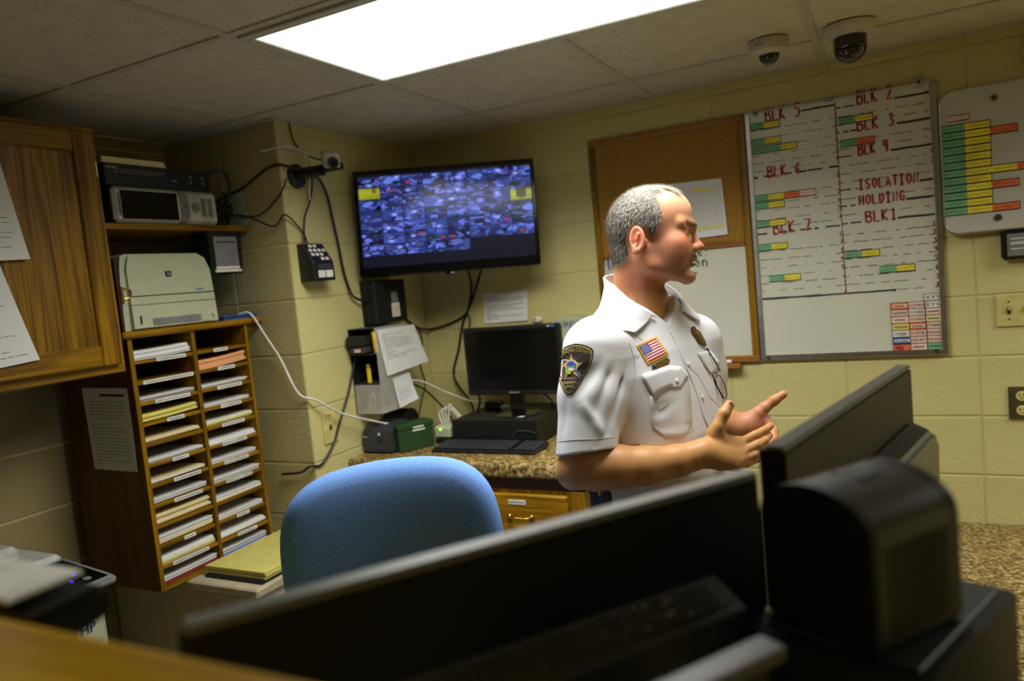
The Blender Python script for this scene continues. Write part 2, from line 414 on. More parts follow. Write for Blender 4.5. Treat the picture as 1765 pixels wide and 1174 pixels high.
for y in ys[1:-1]:
    for i in range(len(xs)-1):
        simple('grid_cross_tee', (xs[i]+.012, y-.012, CEIL-.0005), (xs[i+1]-.012, y+.012, CEIL+.012), TBAR, cl, .0006)
for lo, hi in (((SIDE, BACK-.022, CEIL-.002), (3.0, BACK-.001, CEIL+.01)), ((SIDE+.001, RET, CEIL-.002), (SIDE+.022, BACK-.022, CEIL+.01)), ((LEFT, RET-.022, CEIL-.002), (SIDE+.022, RET-.001, CEIL+.01)), ((LEFT+.001, -1.6, CEIL-.002), (LEFT+.022, RET-.022, CEIL+.01))):
    simple('wall_angle', lo, hi, TBAR, cl, .0006)

def diffuser():
    m, nt, b = nodes('prismatic_diffuser')
    v = coords(nt)
    br = N(nt, 'ShaderNodeTexBrick'); br.offset = 0; br.inputs['Scale'].default_value = 1; br.inputs['Brick Width'].default_value = .0125; br.inputs['Row Height'].default_value = .0125
    br.inputs['Mortar Size'].default_value = .0012; br.inputs['Color1'].default_value = (1, 1, 1, 1); br.inputs['Color2'].default_value = (1, 1, 1, 1); br.inputs['Mortar'].default_value = (.62, .6, .5, 1)
    L(nt, v, br.inputs['Vector'])
    mx = N(nt, 'ShaderNodeMix', data_type='RGBA', blend_type='MULTIPLY'); mx.inputs[0].default_value = 1; mx.inputs[7].default_value = (1, 1, .95, 1)
    L(nt, br.outputs['Color'], mx.inputs[6]); L(nt, mx.outputs[2], b.inputs['Emission Color']); b.inputs['Emission Strength'].default_value = PANEL
    b.inputs['Base Color'].default_value = (.8, .8, .76, 1); b.inputs['Roughness'].default_value = .3
    return m
DIFF = diffuser()
def ceiling_light(x0, x1, y0, y1, label, power):
    t = thing('ceiling_light', label, 'light', ((x0+x1)/2, (y0+y1)/2, CEIL))
    f = .028
    for lo, hi in (((x0, y0), (x1, y0+f)), ((x0, y1-f), (x1, y1)), ((x0, y0+f), (x0+f, y1-f)), ((x1-f, y0+f), (x1, y1-f))):
        simple('frame_rail', (*lo, CEIL-.008), (*hi, CEIL+.02), LAMPF, t, .002)
    ld = bpy.data.lights.new('lamp_light', 'AREA'); ld.shape = 'RECTANGLE'; ld.size = x1-x0-2*f; ld.size_y = y1-y0-2*f
    ld.energy = power; ld.spread = math.radians(SPREAD); ld.color = (1, .995, .95)
    lo = bpy.data.objects.new('lamp_light', ld); COL.objects.link(lo); lo.parent = t; lo.location = (0, 0, -.010)
    simple('diffuser', (x0+f, y0+f, CEIL-.003), (x1-f, y1-f, CEIL+.004), DIFF, t, 0)
LAMPF = pm('lamp_frame_paint', (196, 194, 176), .4)
ceiling_light(gx[2]+.014, gx[4]-.014, 1.37+.014, 1.37+G-.014, 'glaring fluorescent panel with prismatic lens above the officer', LAMP)
ceiling_light(gx[6]+.014, gx[8]-.014, 1.37+G+.014, 1.37+2*G-.014, 'second fluorescent panel farther right along the ceiling', LAMP2)

# dome cameras on the ceiling
def dome(cx, cy, rb, hb, rd, label, plate):
    t = thing('dome_camera', label, 'camera', (cx, cy, CEIL))
    bm = B()
    if plate: lathe(bm, [(0, 0), (rb, 0), (rb, -.006), (rb*.93, -.014), (rb*.78, -.03), (rd*1.02, -.034), (0, -.034)], (cx, cy, CEIL), n=48)
    else: lathe(bm, [(0, 0), (rb, 0), (rb, -hb*.55), (rb*.93, -hb*.8), (rb*.62, -hb), (0, -hb)], (cx, cy, CEIL), n=48)
    mk('housing', bm, CAMW, t, True, 35)
    bm = B(); z0 = -.034 if plate else -hb
    k = .03 if plate else .0
    lathe(bm, [(rd, z0+.006), (rd, z0-k)]+[(rd*math.cos(a), z0-k-rd*.95*math.sin(a)) for a in [math.pi/2*i/10 for i in range(1, 11)]], (cx, cy, CEIL), n=40)
    mk('smoked_dome', bm, SMOKE, t, True)
    bm = B(); text(bm, 'ELITE' if not plate else 'on', lambda u, v: Vector((cx-rb*.55+u*rb*(.4 if not plate else .16)-(.0 if not plate else -.05), cy-rb*(.99 if not plate else 0.92)-.0012, CEIL-(.022 if not plate else .013)+v*.009)))
    mk('maker_mark', bm, INK, t)
CAMW = pm('camera_housing', (196, 188, 164), .45); SMOKE = pm('smoked_plastic', (16, 16, 18), .1, coat=.5)
dome(-.292, 2.47, .058, .042, .030, 'small ivory dome camera on the ceiling', False)
dome(-.068, 2.495, .074, .03, .046, 'large ivory dome camera with deep dark bubble', True)
# emergency horn at the top right of the back wall
t = thing('wall_sounder', 'round white sounder high on the back wall at the right edge', 'sounder', (.45, BACK, 2.28))
bm = B(); lathe(bm, [(0, .03), (.03, .03), (.05, .02), (.055, 0)], (.455, BACK, 2.285), (0, -1, 0)); mk('shell', bm, OFFW, t, True, 40)
bm = B(); lathe(bm, [(0, .035), (.012, .034), (.014, .029)], (.455, BACK, 2.285), (0, -1, 0)); mk('grille', bm, MGREY, t, True, 40)

# ------------------------------------------------------------------ things on the back wall
def bw(x, y, off=0.0): return on(x, y, 1, BACK-off)
# cork-and-white message board
t = thing('message_board', 'oak framed board, cork above and whiteboard below, behind the officer', 'board', (-.745, BACK, 1.34))
x0, x1, z0, z1 = -1.052, -.443, 1.343, 2.258; zm = 1.79; fw = .026
for lo, hi, m in (((x0, z1-fw), (x1, z1), BOAK), ((x0, z0), (x1, z0+fw), BOAK), ((x0, z0+fw), (x0+fw, z1-fw), OAKZ), ((x1-fw, z0+fw), (x1, z1-fw), OAKZ), ((x0+fw, zm-.010), (x1-fw, zm+.016), BOAK)):
    simple('frame_rail', (lo[0], BACK-.020, lo[1]), (hi[0], BACK-.001, hi[1]), m, t, .003)
simple('cork_panel', (x0+fw, BACK-.012, zm+.016), (x1-fw, BACK-.002, z1-fw), CORK, t, 0)
wp = simple('white_panel', (x0+fw, BACK-.012, z0+fw), (x1-fw, BACK-.002, zm-.010), WB, t, 0)
bm = B(); YY = BACK-.0130
o = bw(1041, 466, .013); hand(bm, 'M', lambda x, z: Vector((o.x+x, YY, o.z+z)), .045, .007)
o2 = bw(1046, 497, .013); hand(bm, 'A', lambda x, z: Vector((o2.x+x, YY, o2.z+z)), .040, .007)
o3 = bw(1052, 524, .013); hand(bm, 'I', lambda x, z: Vector((o3.x+x, YY, o3.z+z)), .040, .007)
o4 = bw(1056, 552, .013); hand(bm, 'L', lambda x, z: Vector((o4.x+x, YY, o4.z+z)), .040, .007)
mk('blue_lettering', bm, BLUM, wp)
bm = B()
for s, px, py, h in (('ne:', 1190, 443, .042), ('son', 1186, 462, .042), ('-', 1194, 475, .03)):
    o = bw(px, py, .013); hand(bm, s, lambda x, z: Vector((o.x+x, YY, o.z+z)), h, .005)
mk('black_lettering', bm, INK, wp)
tr = simple('pen_tray', (-.60, BACK-.05, 1.322), (-.512, BACK-.001, 1.341), BOAK, t, .004)
m = thing('marker_pen', 'white capped marker lying in the oak pen tray', 'marker', (-.57, BACK-.03, 1.349))
bm = B(); cyl(bm, (-.592, BACK-.03, 1.349), (-.545, BACK-.03, 1.349), .0075); mk('barrel', bm, WHITE, m, True, 40)
bm = B(); cyl(bm, (-.596, BACK-.03, 1.349), (-.592, BACK-.03, 1.349), .006); mk('plug', bm, GRN, m, True, 40)

def sheet(name, corners, label, cat, mat=WHITE, bend=.0, thick=.0006, parent=None, n=6, nrm=Vector((0, -1, 0)), group=None):
    """a sheet of paper through four corners (tl,tr,br,bl), gently curled off the surface"""
    bm = B(); c = [Vector(p) for p in corners]; gr = []
    for lay_ in (0, 1):
        rows = []
        for i in range(n+1):
            row = []
            for j in range(n+1):
                u, v = j/n, i/n
                p = (c[0]*(1-u)+c[1]*u)*(1-v)+(c[3]*(1-u)+c[2]*u)*v
                p = p+nrm*(bend*(v**2)*(.4+.6*u)+thick*lay_)
                row.append(bm.verts.new(p))
            rows.append(row)
        gr.append(rows)
    for l, rows in enumerate(gr):
        for i in range(n):
            for j in range(n):
                f = (rows[i][j], rows[i][j+1], rows[i+1][j+1], rows[i+1][j]); bm.faces.new(f if l else f[::-1])
    a, b = gr
    edge = [(0, j) for j in range(n)]+[(i, n) for i in range(n)]+[(n, j) for j in range(n, 0, -1)]+[(i, 0) for i in range(n, 0, -1)]
    for k in range(len(edge)):
        p, q = edge[k], edge[(k+1) % len(edge)]
        bm.faces.new((a[p[0]][p[1]], a[q[0]][q[1]], b[q[0]][q[1]], b[p[0]][p[1]]))
    o = mk(name, bm, mat, parent, True, 50)
    if label: tag(o, label, cat, group)
    def S_(u, v):
        return (c[0]*(1-u)+c[1]*u)*(1-v)+(c[3]*(1-u)+c[2]*u)*v+nrm*(bend*(v**2)*(.4+.6*u)+thick+.0005)
    return o, S_
def marks(parent, S_, rects, mat, name='printed_lines'):
    bm = B()
    for u0, v0, u1, v1 in rects:
        k = max(1, int((u1-u0)*6)); kv = max(1, int((v1-v0)*6))
        for i in range(k):
            for j in range(kv):
                a, b = u0+(u1-u0)*i/k, u0+(u1-u0)*(i+1)/k; c, d = v0+(v1-v0)*j/kv, v0+(v1-v0)*(j+1)/kv
                bm.faces.new([bm.verts.new(S_(*q)) for q in ((a, d), (b, d), (b, c), (a, c))])
    o = bpy.data.meshes.new(name); bmesh.ops.remove_doubles(bm, verts=bm.verts, dist=1e-6); bm.to_mesh(o); bm.free()
    return link(name, o, mat, parent)
def prose(n=16, u0=.1, u1=.9, v0=.1, v1=.9, h=.012, seed=1, gap=.3):
    r = random.Random(seed); out = []
    for i in range(n):
        v = v0+(v1-v0)*i/(n-1); u = u0
        if r.random() < gap*.4: continue
        while u < u1-.03:
            q = min(u1, u+r.uniform(.04, .13)); out.append((u, v, q, v+h)); u = q+.02
            if r.random() < .08: break
    return out
# schedule pinned on the cork
cs = [bw(1150, 318, .014), bw(1243, 307, .014), bw(1255, 404, .014), bw(1162, 416, .014)]
cs[0] = cs[0]; o, f = sheet('schedule_sheet', cs, 'white schedule grid with yellow highlights pinned to the cork', 'paper', bend=.006)
rc = [(.05, .10+.043*i, .95, .103+.043*i) for i in range(19)]+[(.05+.0375*i, .10, .053+.0375*i, .875) for i in range(25)]
marks(o, f, rc, GREYINK, 'table_lines')
f2 = lambda u, v: f(u, v)+Vector((0, -.0004, 0))
for r_ in ((.44, .14, .72, .185), (.78, .185, .86, .225), (.76, .30, .80, .34), (.93, .345, .97, .385), (.80, .60, .87, .65), (.05, .82, .95, .855)): marks(o, f2, [r_], YLB, 'highlight')
# notice above the back monitor
cs = [bw(833, 507, .002), bw(908, 500, .002), bw(911, 552, .002), bw(835, 558, .002)]
o, f = sheet('notice_sheet', cs, 'white notice in a sleeve on the wall above the black monitor', 'paper', bend=.008)
marks(o, f, prose(11, .08, .92, .12, .85, .022, 3), GREYINK)
# soap dispenser behind the shoulder
t = thing('sanitizer_dispenser', 'white wall dispenser with blue lettering behind the officer\'s shoulder', 'dispenser', (-1.18, BACK, 1.38))
bm = B()
prism(bm, [(-1.255, 1.38), (-1.10, 1.38), (-1.10, 1.54), (-1.13, 1.566), (-1.225, 1.566), (-1.25, 1.55)], lambda u, v: Vector((u, BACK-.001, v)), lambda u, v: Vector((u, BACK-.085, v)))
bmesh.ops.bevel(bm, geom=bm.edges[:], offset=.008, segments=2, affect='EDGES'); mk('cover', bm, OFFW, t, True, 40)
bm = B(); text(bm, 'PURELL', lambda u, v: Vector((-1.235+u*.115, BACK-.0862, 1.522+v*.024))); mk('blue_lettering', bm, BLUM, t)
simple('push_bar', (-1.22, BACK-.092, 1.385), (-1.13, BACK-.084, 1.42), LGREY, t, .003)
t = thing('round_magnet', 'small white and pink round ball on the wall above the monitor', 'magnet', (-1.347, BACK, 1.555))
bm = B(); sph(bm, (-1.347, BACK-.012, 1.556), .019, sc=(1.15, .6, .72)); mk('ball', bm, WHITE, t, True)
bm = B(); sph(bm, (-1.352, BACK-.022, 1.560), .006, sc=(1.3, .5, .6)); mk('pink_mark', bm, pm('pink_plastic', (200, 70, 80), .5), t, True)

# cell-block whiteboard
X0, X1, Z0, Z1 = -.441, .170, 1.346, 2.257; YB = BACK-.012
t = wbd = thing('cell_whiteboard', 'tall aluminium framed whiteboard lettered BLK and ISOLATION in red', 'whiteboard', ((X0+X1)/2, BACK, Z0))
pn = simple('panel', (X0+.006, BACK-.010, Z0+.006), (X1-.006, BACK-.001, Z1-.002), WB, t, 0)
for lo, hi in (((X0, Z0), (X1, Z0+.020)), ((X0, Z1-.006), (X1, Z1)), ((X0, Z0+.020), (X0+.018, Z1-.006)), ((X1-.020, Z0+.020), (X1, Z1-.006))):
    simple('frame_rail', (lo[0], BACK-.018, lo[1]), (hi[0], BACK-.001, hi[1]), ALU, t, .0025)
for px, py, r in ((1302, 196, .011), (1583, 142, .020)):
    p = bw(px, py, .012); bm = B(); lathe(bm, [(0, .014), (r*.35, .014), (r*.4, .012), (r, .008), (r, .0)], (p.x, YB+.006, p.z), (0, -1, 0)); q = mk('washer', bm, ALU, t, True, 40)
    bm = B(); lathe(bm, [(0, .0165), (.0045, .016), (.005, .013)], (p.x, YB+.006, p.z), (0, -1, 0)); mk('screw', bm, INK, q, True, 40)
for px, py in ((1325, 617), (1615, 605)):
    p = bw(px, py, .018); bm = B(); lathe(bm, [(0, .006), (.006, .005), (.007, 0)], (p.x, BACK-.018, p.z), (0, -1, 0)); mk('screw', bm, INK, t, True, 40)
p = bw(1430, 171, .012); simple('dark_clip', (p.x-.016, BACK-.016, p.z-.006), (p.x+.016, BACK-.010, p.z+.006), MGREY, t, .001)
YL = BACK-.0106
def wz(px, py): q = bw(px, py, .0106); return q.x, q.z
rb = random.Random(4)
def mline(bm, x0, x1, z, wd, solid):
    x = x0
    while x < x1:
        ln = rb.uniform(.02, .09) if solid > .9 else rb.uniform(.006, .05)
        q = min(x1, x+ln); strokes(bm, [[(x, z+rb.uniform(-.0008, .0008)), ((x+q)/2, z+rb.uniform(-.001, .001)), (q, z)]], lambda u, v: Vector((u, YL, v)), wd*rb.uniform(.75, 1.1))
        x = q+(0 if solid > .9 else rb.uniform(.002, .05)*(1-solid)*2)
XD = wz(1442, 230)[0]                      # divider between the two columns
def mline_obj(x0, x1, z, wd, solid):
    bm = B(); mline(bm, x0, x1, z, wd, solid); mk('marker_line', bm, BLKM, pn)
for (px, py, xa) in ((1380, 191, 1381), (1300, 307, 1290), (1345, 400, 1290), (1340, 514, 1290)):
    z = wz(px, py)[1]; mline_obj(wz(xa, py)[0] if xa > 1300 else X0+.02, .02 if py == 514 else XD, z, .0075, .95 if py in (514, 191) else .75)
zl = sorted([wz(1440, y)[1] for y in (203, 218, 234, 249, 263, 277)]+[wz(1440, y)[1] for y in (321, 336, 349, 365, 379)]+[wz(1452, y)[1] for y in (421, 436, 450, 465, 479, 492)])
for z in zl: mline_obj(X0+.02, XD, z, .0022, .5)
for px, py, xa in ((1600, 159, 1541), (1600, 204, 1545), (1600, 249, 1535), (1600, 309, 1585), (1600, 338.5, 1562), (1600, 370, 1547)):
    z = wz(px, py)[1]; mline_obj(wz(xa, py)[0], X1-.022, z, .0080, .95); mline_obj(XD, XD+.062, z, .0055, .8)
zr = [wz(1605, y)[1] for y in (175, 190, 221, 235, 265, 280, 295, 325, 354, 390, 404, 419, 434, 449, 465, 480, 495)]
for z in zr: mline_obj(XD, X1-.022, z, .0024, .62)
for z in np.arange(wz(1442, 175)[1], wz(1460, 495)[1], -.055):
    bm = B(); strokes(bm, [[(XD, z), (XD+.001, z-.05)]], lambda u, v: Vector((u, YL-.0002, v)), .003); mk('divider_line', bm, BLKM, pn)
YR = YL-.0006
for s, px, py, h, x2 in (('BLK 5', 1320, 210, .050, 1381), ('BLK 6', 1324, 306, .042, 1381), ('BLK 7', 1334, 404, .046, 1399), ('BLK 2', 1478, 180, .050, 1539), ('BLK 3', 1478, 226, .044, 1543), ('BLK 4', 1480, 268, .044, 1532),
                        ('ISOLATION', 1481, 327, .036, 1585), ('HOLDING', 1482, 354, .036, 1561), ('BLK1', 1493, 383, .040, 1547)):
    o = wz(px, py); bm = B(); hand(bm, s, lambda x, z: Vector((o[0]+x, YR, o[1]+z)), h*.93, .0068, width=wz(x2, py)[0]-o[0]); mk('red_lettering', bm, REDM, pn)
for i, (px, py) in enumerate([(1604, 173), (1604, 188), (1606, 219), (1607, 233), (1604, 263), (1606, 279), (1608, 293), (1608, 389), (1609, 403), (1610, 418), (1611, 432), (1612, 447), (1613, 464), (1614, 480), (1615, 494)]):
    o = wz(px, py); bm = B(); hand(bm, '121212312345678'[i], lambda x, z: Vector((o[0]+x, YR, o[1]+z)), .016, .0038); mk('red_numeral', bm, REDM, pn)
for i, (px, py) in enumerate([(1438, 202), (1439, 217), (1439, 231), (1440, 246), (1441, 261), (1442, 275), (1442, 305), (1445, 319), (1444, 333), (1445, 348), (1445, 361), (1447, 376), (1447, 406), (1449, 420), (1449, 435), (1450, 449), (1451, 463), (1454, 478), (1455, 491), (1456, 506)]):
    o = wz(px, py); bm = B(); hand(bm, '12345612345612345678'[i], lambda x, z: Vector((o[0]+x, YR, o[1]+z)), .014, .0034); mk('red_numeral', bm, REDM, pn)
# magnet strips on the boards: every strip is a thing of its own
def strip(px, py, segs, label, group, w_=.030, h=.0155, yb=BACK-.0105, name='magnet_strip'):
    q = on(px, py, 1, yb)
    t = thing(name, label, 'magnet', (q.x, yb, q.z), 0, group)
    tot = sum(s[1] for s in segs)*w_
    simple('backing', (q.x, yb-.002, q.z-h/2-.0028), (q.x+tot+.002, yb, q.z+h/2+.0028), INK, t, 0)
    x = q.x
    for m, k in segs:
        simple('label', (x+.0006, yb-.0032, q.z-h/2), (x+k*w_, yb-.0018, q.z+h/2), m, t, 0)
        bm = B(); r = random.Random(int(px*7+py)); u = x+.006
        while u < x+k*w_-.006:
            e = min(u+r.uniform(.003, .008), x+k*w_-.005); zz = q.z+r.uniform(-.002, .002)
            box(bm, (u, yb-.0035, zz-.0007), (e, yb-.0031, zz+.0007)); u = e+r.uniform(.001, .004)
        mk('scribble', bm, INK, t)
        x += k*w_
    return t
GY = [(GRN, 1), (YLB, 1)]
for px, py, sg, lb in ((1290, 221, GY, 'green and yellow strip just under BLK 5'), (1292, 248, GY, 'green and yellow strip, second below BLK 5'), (1293, 262, [(GRN, 2), (YLB, 1)], 'long strip, two green parts and one yellow, between BLK 5 and BLK 6'),
    (1298, 344, GY+[(ORG, 1), (PINK, 1)], 'long strip of green, yellow, orange and pink below BLK 6'), (1299, 357, GY, 'green and yellow strip under the long orange one'), (1301, 388, GY, 'green and yellow strip just above BLK 7'), (1304, 428, GY, 'green and yellow strip just below BLK 7'),
    (1326, 481, GY, 'indented green and yellow strip near the bottom of the left column'), (1445, 210, GY, 'green and yellow strip between BLK 2 and BLK 3'), (1448, 249, [(GRN, 1), (ORG, 1)], 'green and orange strip between BLK 3 and BLK 4'),
    (1457, 440, GY, 'green and yellow strip at the divider below BLK1'), (1516, 465, GY, 'green and yellow strip set far right below BLK1')):
    strip(px, py, sg, lb, 'magnet strips on the cell whiteboard', .0535, .0195)
LEG = [[('ROCHESTER', ORG), ('CMH', PINK), ('STS', TAGW)], [('GOODHUE', PINK), ('OTHER', TAGW), ('ZUMBRO', PINK)], [('WINONA', PINK), ('VON WOLD', PINK), ('HOUSE', CREAM)],
       [('WABASHA', YEL), ('', ORG), ('ST MARYS', PINK)], [('OTHER 1', TAGW), ('ST PETER', PINK), ('FURLOUGH', PINK)], [('WORK', TAGB), ('COURT', PINK), ('FURLOUGH', PINK)], [('PBZ', ORG), ('', PINK), ('', GRN)]]
legible = {'CMH', 'STS', 'GOODHUE', 'OTHER', 'VON WOLD', 'WABASHA', 'ST MARYS', 'OTHER 1', 'ST PETER', 'FURLOUGH', 'WORK', 'COURT', 'PBZ'}
ORD = ['first', 'second', 'third', 'fourth', 'fifth', 'sixth', 'seventh', 'eighth', 'ninth', 'tenth', 'eleventh', 'twelfth']
COLN = ['left', 'middle', 'right']
MN = {ORG.name: 'orange', PINK.name: 'pink', TAGW.name: 'white', CREAM.name: 'cream', YEL.name: 'yellow', TAGB.name: 'blue', GRN.name: 'green'}
def legend(px, py, txt, m, label):
    q = bw(px, py, .0105); t = thing('legend_magnet', label, 'magnet', (q.x, BACK-.0105, q.z), 0, 'legend magnets on the whiteboard corner')
    W_, H_ = .0572, .0250; yb = BACK-.0105
    simple('backing', (q.x, yb-.0015, q.z-H_/2-.001), (q.x+W_, yb, q.z+H_/2+.001), INK, t, 0)
    f = simple('face', (q.x+.002, yb-.0025, q.z-H_/2+.003), (q.x+W_-.0015, yb-.0013, q.z+H_/2-.001), m, t, 0)
    if m is TAGB: simple('white_field', (q.x+.005, yb-.003, q.z-.004), (q.x+W_-.004, yb-.0024, q.z+.007), TAGW, t, 0)
    if m is ORG and txt != 'PBZ': simple('white_field', (q.x+.007, yb-.003, q.z-.004), (q.x+W_-.006, yb-.0024, q.z+.007), PINK, t, 0)
    bm = B()
    if txt == 'PBZ': hand(bm, 'PBZ', lambda x, z: Vector((q.x+.009+x, yb-.0036, q.z-.006+z)), .013, .003)
    elif txt in legible: text(bm, txt, lambda u, v: Vector((q.x+.006+u*(W_-.014), yb-.0036, q.z-.004+v*.010)))
    else:
        for i in range(7): box(bm, (q.x+.011+i*.0048, yb-.0036, q.z-.001), (q.x+.0145+i*.0048, yb-.0031, q.z+.003))
    mk('lettering', bm, REDM if txt == 'PBZ' else INK, t)
for r, row in enumerate(LEG):
    for c, (tx, m) in enumerate(row):
        px = 1534.5+c*28.6+r*.85; py = 529-c*1.6+r*11.9
        nm = MN[m.name]
        legend(px, py, tx, m, f'{nm} legend magnet, {ORD[r]} row down, {COLN[c]} column of the corner block')
legend(1592, 513.5, 'STS', TAGW, 'white legend magnet on top, above the right column of the corner block')

# grey whiteboard with rounded corners
YG = BACK-.030
t = thing('roster_whiteboard', 'grey rounded-corner magnetic board to the right of the tall whiteboard', 'whiteboard', (.60, BACK, 1.75))
def rrect(x0, x1, z0, z1, r, k=6):
    P = []
    for cx, cz, a0 in ((x1-r, z1-r, 0), (x0+r, z1-r, 90), (x0+r, z0+r, 180), (x1-r, z0+r, 270)):
        for i in range(k+1): a = math.radians(a0+90*i/k); P.append((cx+r*math.cos(a), cz+r*math.sin(a)))
    return P
bm = B(); prism(bm, rrect(.176, 1.09, 1.748, 2.206, .038), lambda u, v: Vector((u, BACK-.004, v)), lambda u, v: Vector((u, YG, v)))
mk('panel', bm, WB2, t)
bm = B(); P = rrect(.174, 1.092, 1.746, 2.208, .04); tube(bm, [Vector((u, YG-.001, v)) for u, v in P+[P[0]]], .0028, 6, 0); mk('edge_trim', bm, ALU, t, True)
for px, py, m in ((1713, 168, BRASS), (1720, 375, STEEL)):
    p = on(px, py, 1, YG); bm = B(); lathe(bm, [(0, .003), (.0055, .004), (.011, .003), (.012, 0)], (p.x, YG, p.z), (0, -1, 0)); q = mk('grommet', bm, m, t, True, 40)
    bm = B(); lathe(bm, [(0, .0065), (.005, .006), (.006, .003)], (p.x, YG, p.z), (0, -1, 0)); mk('screw', bm, INK, q, True, 40)
rows2 = [GY, GY+[(ORG, 1.05)], GY, GY, GY, GY, GY+[(YLB, 1), (ORG, 1.9)], GY, GY+[(ORG, 1.05)], GY, GY, GY+[(ORG, 1.05)]]
for i, sg in enumerate(rows2):
    px = 1620+i*.5; py = 225.5+i*12.9
    more = {0: 'plain two-part', 1: 'with an orange end', 6: 'the longest, with orange end', 8: 'with an orange end', 11: 'lowest, with an orange end'}.get(i, 'plain two-part')
    strip(px, py, sg, f'green and yellow strip, {ORD[i]} row on the grey board, {more}', 'magnet strips on the grey board', .0690, .0200, YG)
strip(1634, 206.5, [(PINK, 1.05)], 'small pink tag above the rows of the grey board', 'magnet strips on the grey board', .0555, .014, YG)

# wall plates at the right
t = thing('wall_thermostat', 'dark framed grey thermostat below the grey board', 'thermostat', (.40, BACK, 1.65))
a = bw(1726, 400, .03); zt, zb, xa = 1.742, 1.648, .329
simple('housing', (xa, BACK-.034, zb), (xa+.125, BACK-.001, zt), BLACKM, t, .008)
simple('face', (xa+.014, BACK-.038, zb+.010), (xa+.113, BACK-.032, zt-.012), MGREY, t, .002)
for k in range(3):
    simple('button_row', (xa+.022, BACK-.040, zb+.030+k*.016), (xa+.10, BACK-.0375, zb+.030+k*.016+(.010 if k == 1 else .006)), LGREY, t, .001)
t = thing('switch_plate', 'ivory double switch plate on the back wall', 'switch', (.366, BACK, 1.43))
xa = .309; simple('plate', (xa, BACK-.007, 1.429), (xa+.117, BACK-.0005, 1.536), IVORY, t, .003)
for k in (0, 1):
    xx = xa+.035+k*.046
    s = simple('toggle_slot', (xx-.005, BACK-.0085, 1.470), (xx+.005, BACK-.006, 1.495), KICK, t, .0005)
    simple('toggle', (xx-.0035, BACK-.016, 1.484), (xx+.0035, BACK-.008, 1.494), IVORY, s, .001)
    for zz in (1.454, 1.511):
        bm = B(); cyl(bm, (xx, BACK-.006, zz), (xx, BACK-.0082, zz), .003, n=12); mk('screw', bm, INK, t)
t = thing('wall_outlet', 'steel duplex outlet low on the back wall at the right edge', 'outlet', (.37, BACK, 1.12))
xa = .333; simple('plate', (xa, BACK-.007, 1.119), (xa+.073, BACK-.0005, 1.230), STEEL, t, .003)
for zz in (1.199, 1.151):
    bm = B(); lathe(bm, [(0, .004), (.0155, .004), (.0165, .001)], (xa+.0365, BACK-.007, zz), (0, -1, 0), 24); r_ = mk('receptacle', bm, IVORY, t, True, 40)
    for dx, dz, hh in ((-.006, .004, .008), (.006, .004, .008), (0, -.007, .005)):
        simple('slot', (xa+.0365+dx-.0014, BACK-.0118, zz+dz-hh/2), (xa+.0365+dx+.0014, BACK-.0108, zz+dz+hh/2), INK, r_, 0)

# ------------------------------------------------------------------ left side: oak cabinet, shelf, sorter
XF = -2.10
t = thing('wall_cabinet', 'oak wall cabinet with raised panel door and papers taped on it', 'cabinet', (-2.3, .85, 1.57))
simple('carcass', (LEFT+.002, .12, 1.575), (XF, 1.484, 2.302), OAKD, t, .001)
for lo, hi, m in (((.12, 2.262), (1.484, 2.304), OAKY), ((.12, 1.572), (1.484, 1.612), OAKY), ((1.444, 1.612), (1.484, 2.262), OAKZ), ((.12, 1.612), (.16, 2.262), OAKZ), ((.78, 1.612), (.83, 2.262), OAKZ)):
    simple('face_rail', (XF-.004, lo[0], lo[1]), (XF+.008, hi[0], hi[1]), m, t, .0015)
def oak_door(y0, y1, hinge):
    z0, z1 = 1.598, 2.288; s = .062; x = XF+.009
    d = simple('door', (x, y0+s-.004, z0+s-.004), (x+.009, y1-s+.004, z1-s+.004), OAKZ, t, 0)
    for lo, hi, m in (((y0, z0), (y0+s, z1), OAKZ), ((y1-s, z0), (y1, z1), OAKZ), ((y0+s, z0), (y1-s, z0+s), OAKY), ((y0+s, z1-s), (y1-s, z1), OAKY)):
        simple('door_rail', (x, *lo), (x+.020, *hi), m, d, .004)
    for zz in (1.70, 2.18):
        bm = B(); cyl(bm, (x+.012, hinge, zz-.022), (x+.012, hinge, zz+.022), .0045, n=10); mk('hinge', bm, BRASS, d, True, 40)
oak_door(.84, 1.464, 1.4685); oak_door(.14, .77, .136)
bm = B()
def pull(bm, c, axis, out, w_=.085):
    c, a, o = Vector(c), Vector(axis), Vector(out)
    tube(bm, [c-a*w_/2+o*.004, c-a*w_*.42+o*.02, c-a*.2*w_+o*.026, c+o*.027, c+a*.2*w_+o*.026, c+a*w_*.42+o*.02, c+a*w_/2+o*.004], .0042, 10, 5)
    for s in (-1, 1): sph(bm, c+a*s*w_/2+o*.004, .0095, u=12, v=8)
    for s in (-.09, 0, .09): sph(bm, c+a*s*w_*1.2+o*.027, .0058, u=10, v=6)
xd = XF+.0295
for cs, lab, sd, bl in (([(xd, .95, 2.196), (xd, 1.190, 2.188), (xd, 1.232, 1.918), (xd, .985, 1.91)], 'upper white sheet taped on the oak cabinet door', 2, .003), ([(xd, .94, 1.935), (xd, 1.15, 1.918), (xd, 1.215, 1.645), (xd, .96, 1.625)], 'lower curling white sheet taped on the oak cabinet door', 5, .008)):
    o, f = sheet('door_paper', cs, lab, 'paper', bend=bl, nrm=Vector((1, 0, 0)), group='papers on the oak cabinet')
    marks(o, f, prose(14, .12, .9, .30, .92, .007, sd, .9), GREYINK)
    if sd == 5: marks(o, f, [(.72, .22, .88, .24)], pm('cyan_print', (70, 150, 190), .7), 'blue_mark'); marks(o, f, [(.80, .13, .86, .135), (.80, .13, .803, .18), (.857, .13, .86, .18), (.80, .175, .86, .18)], GREYINK, 'small_box')

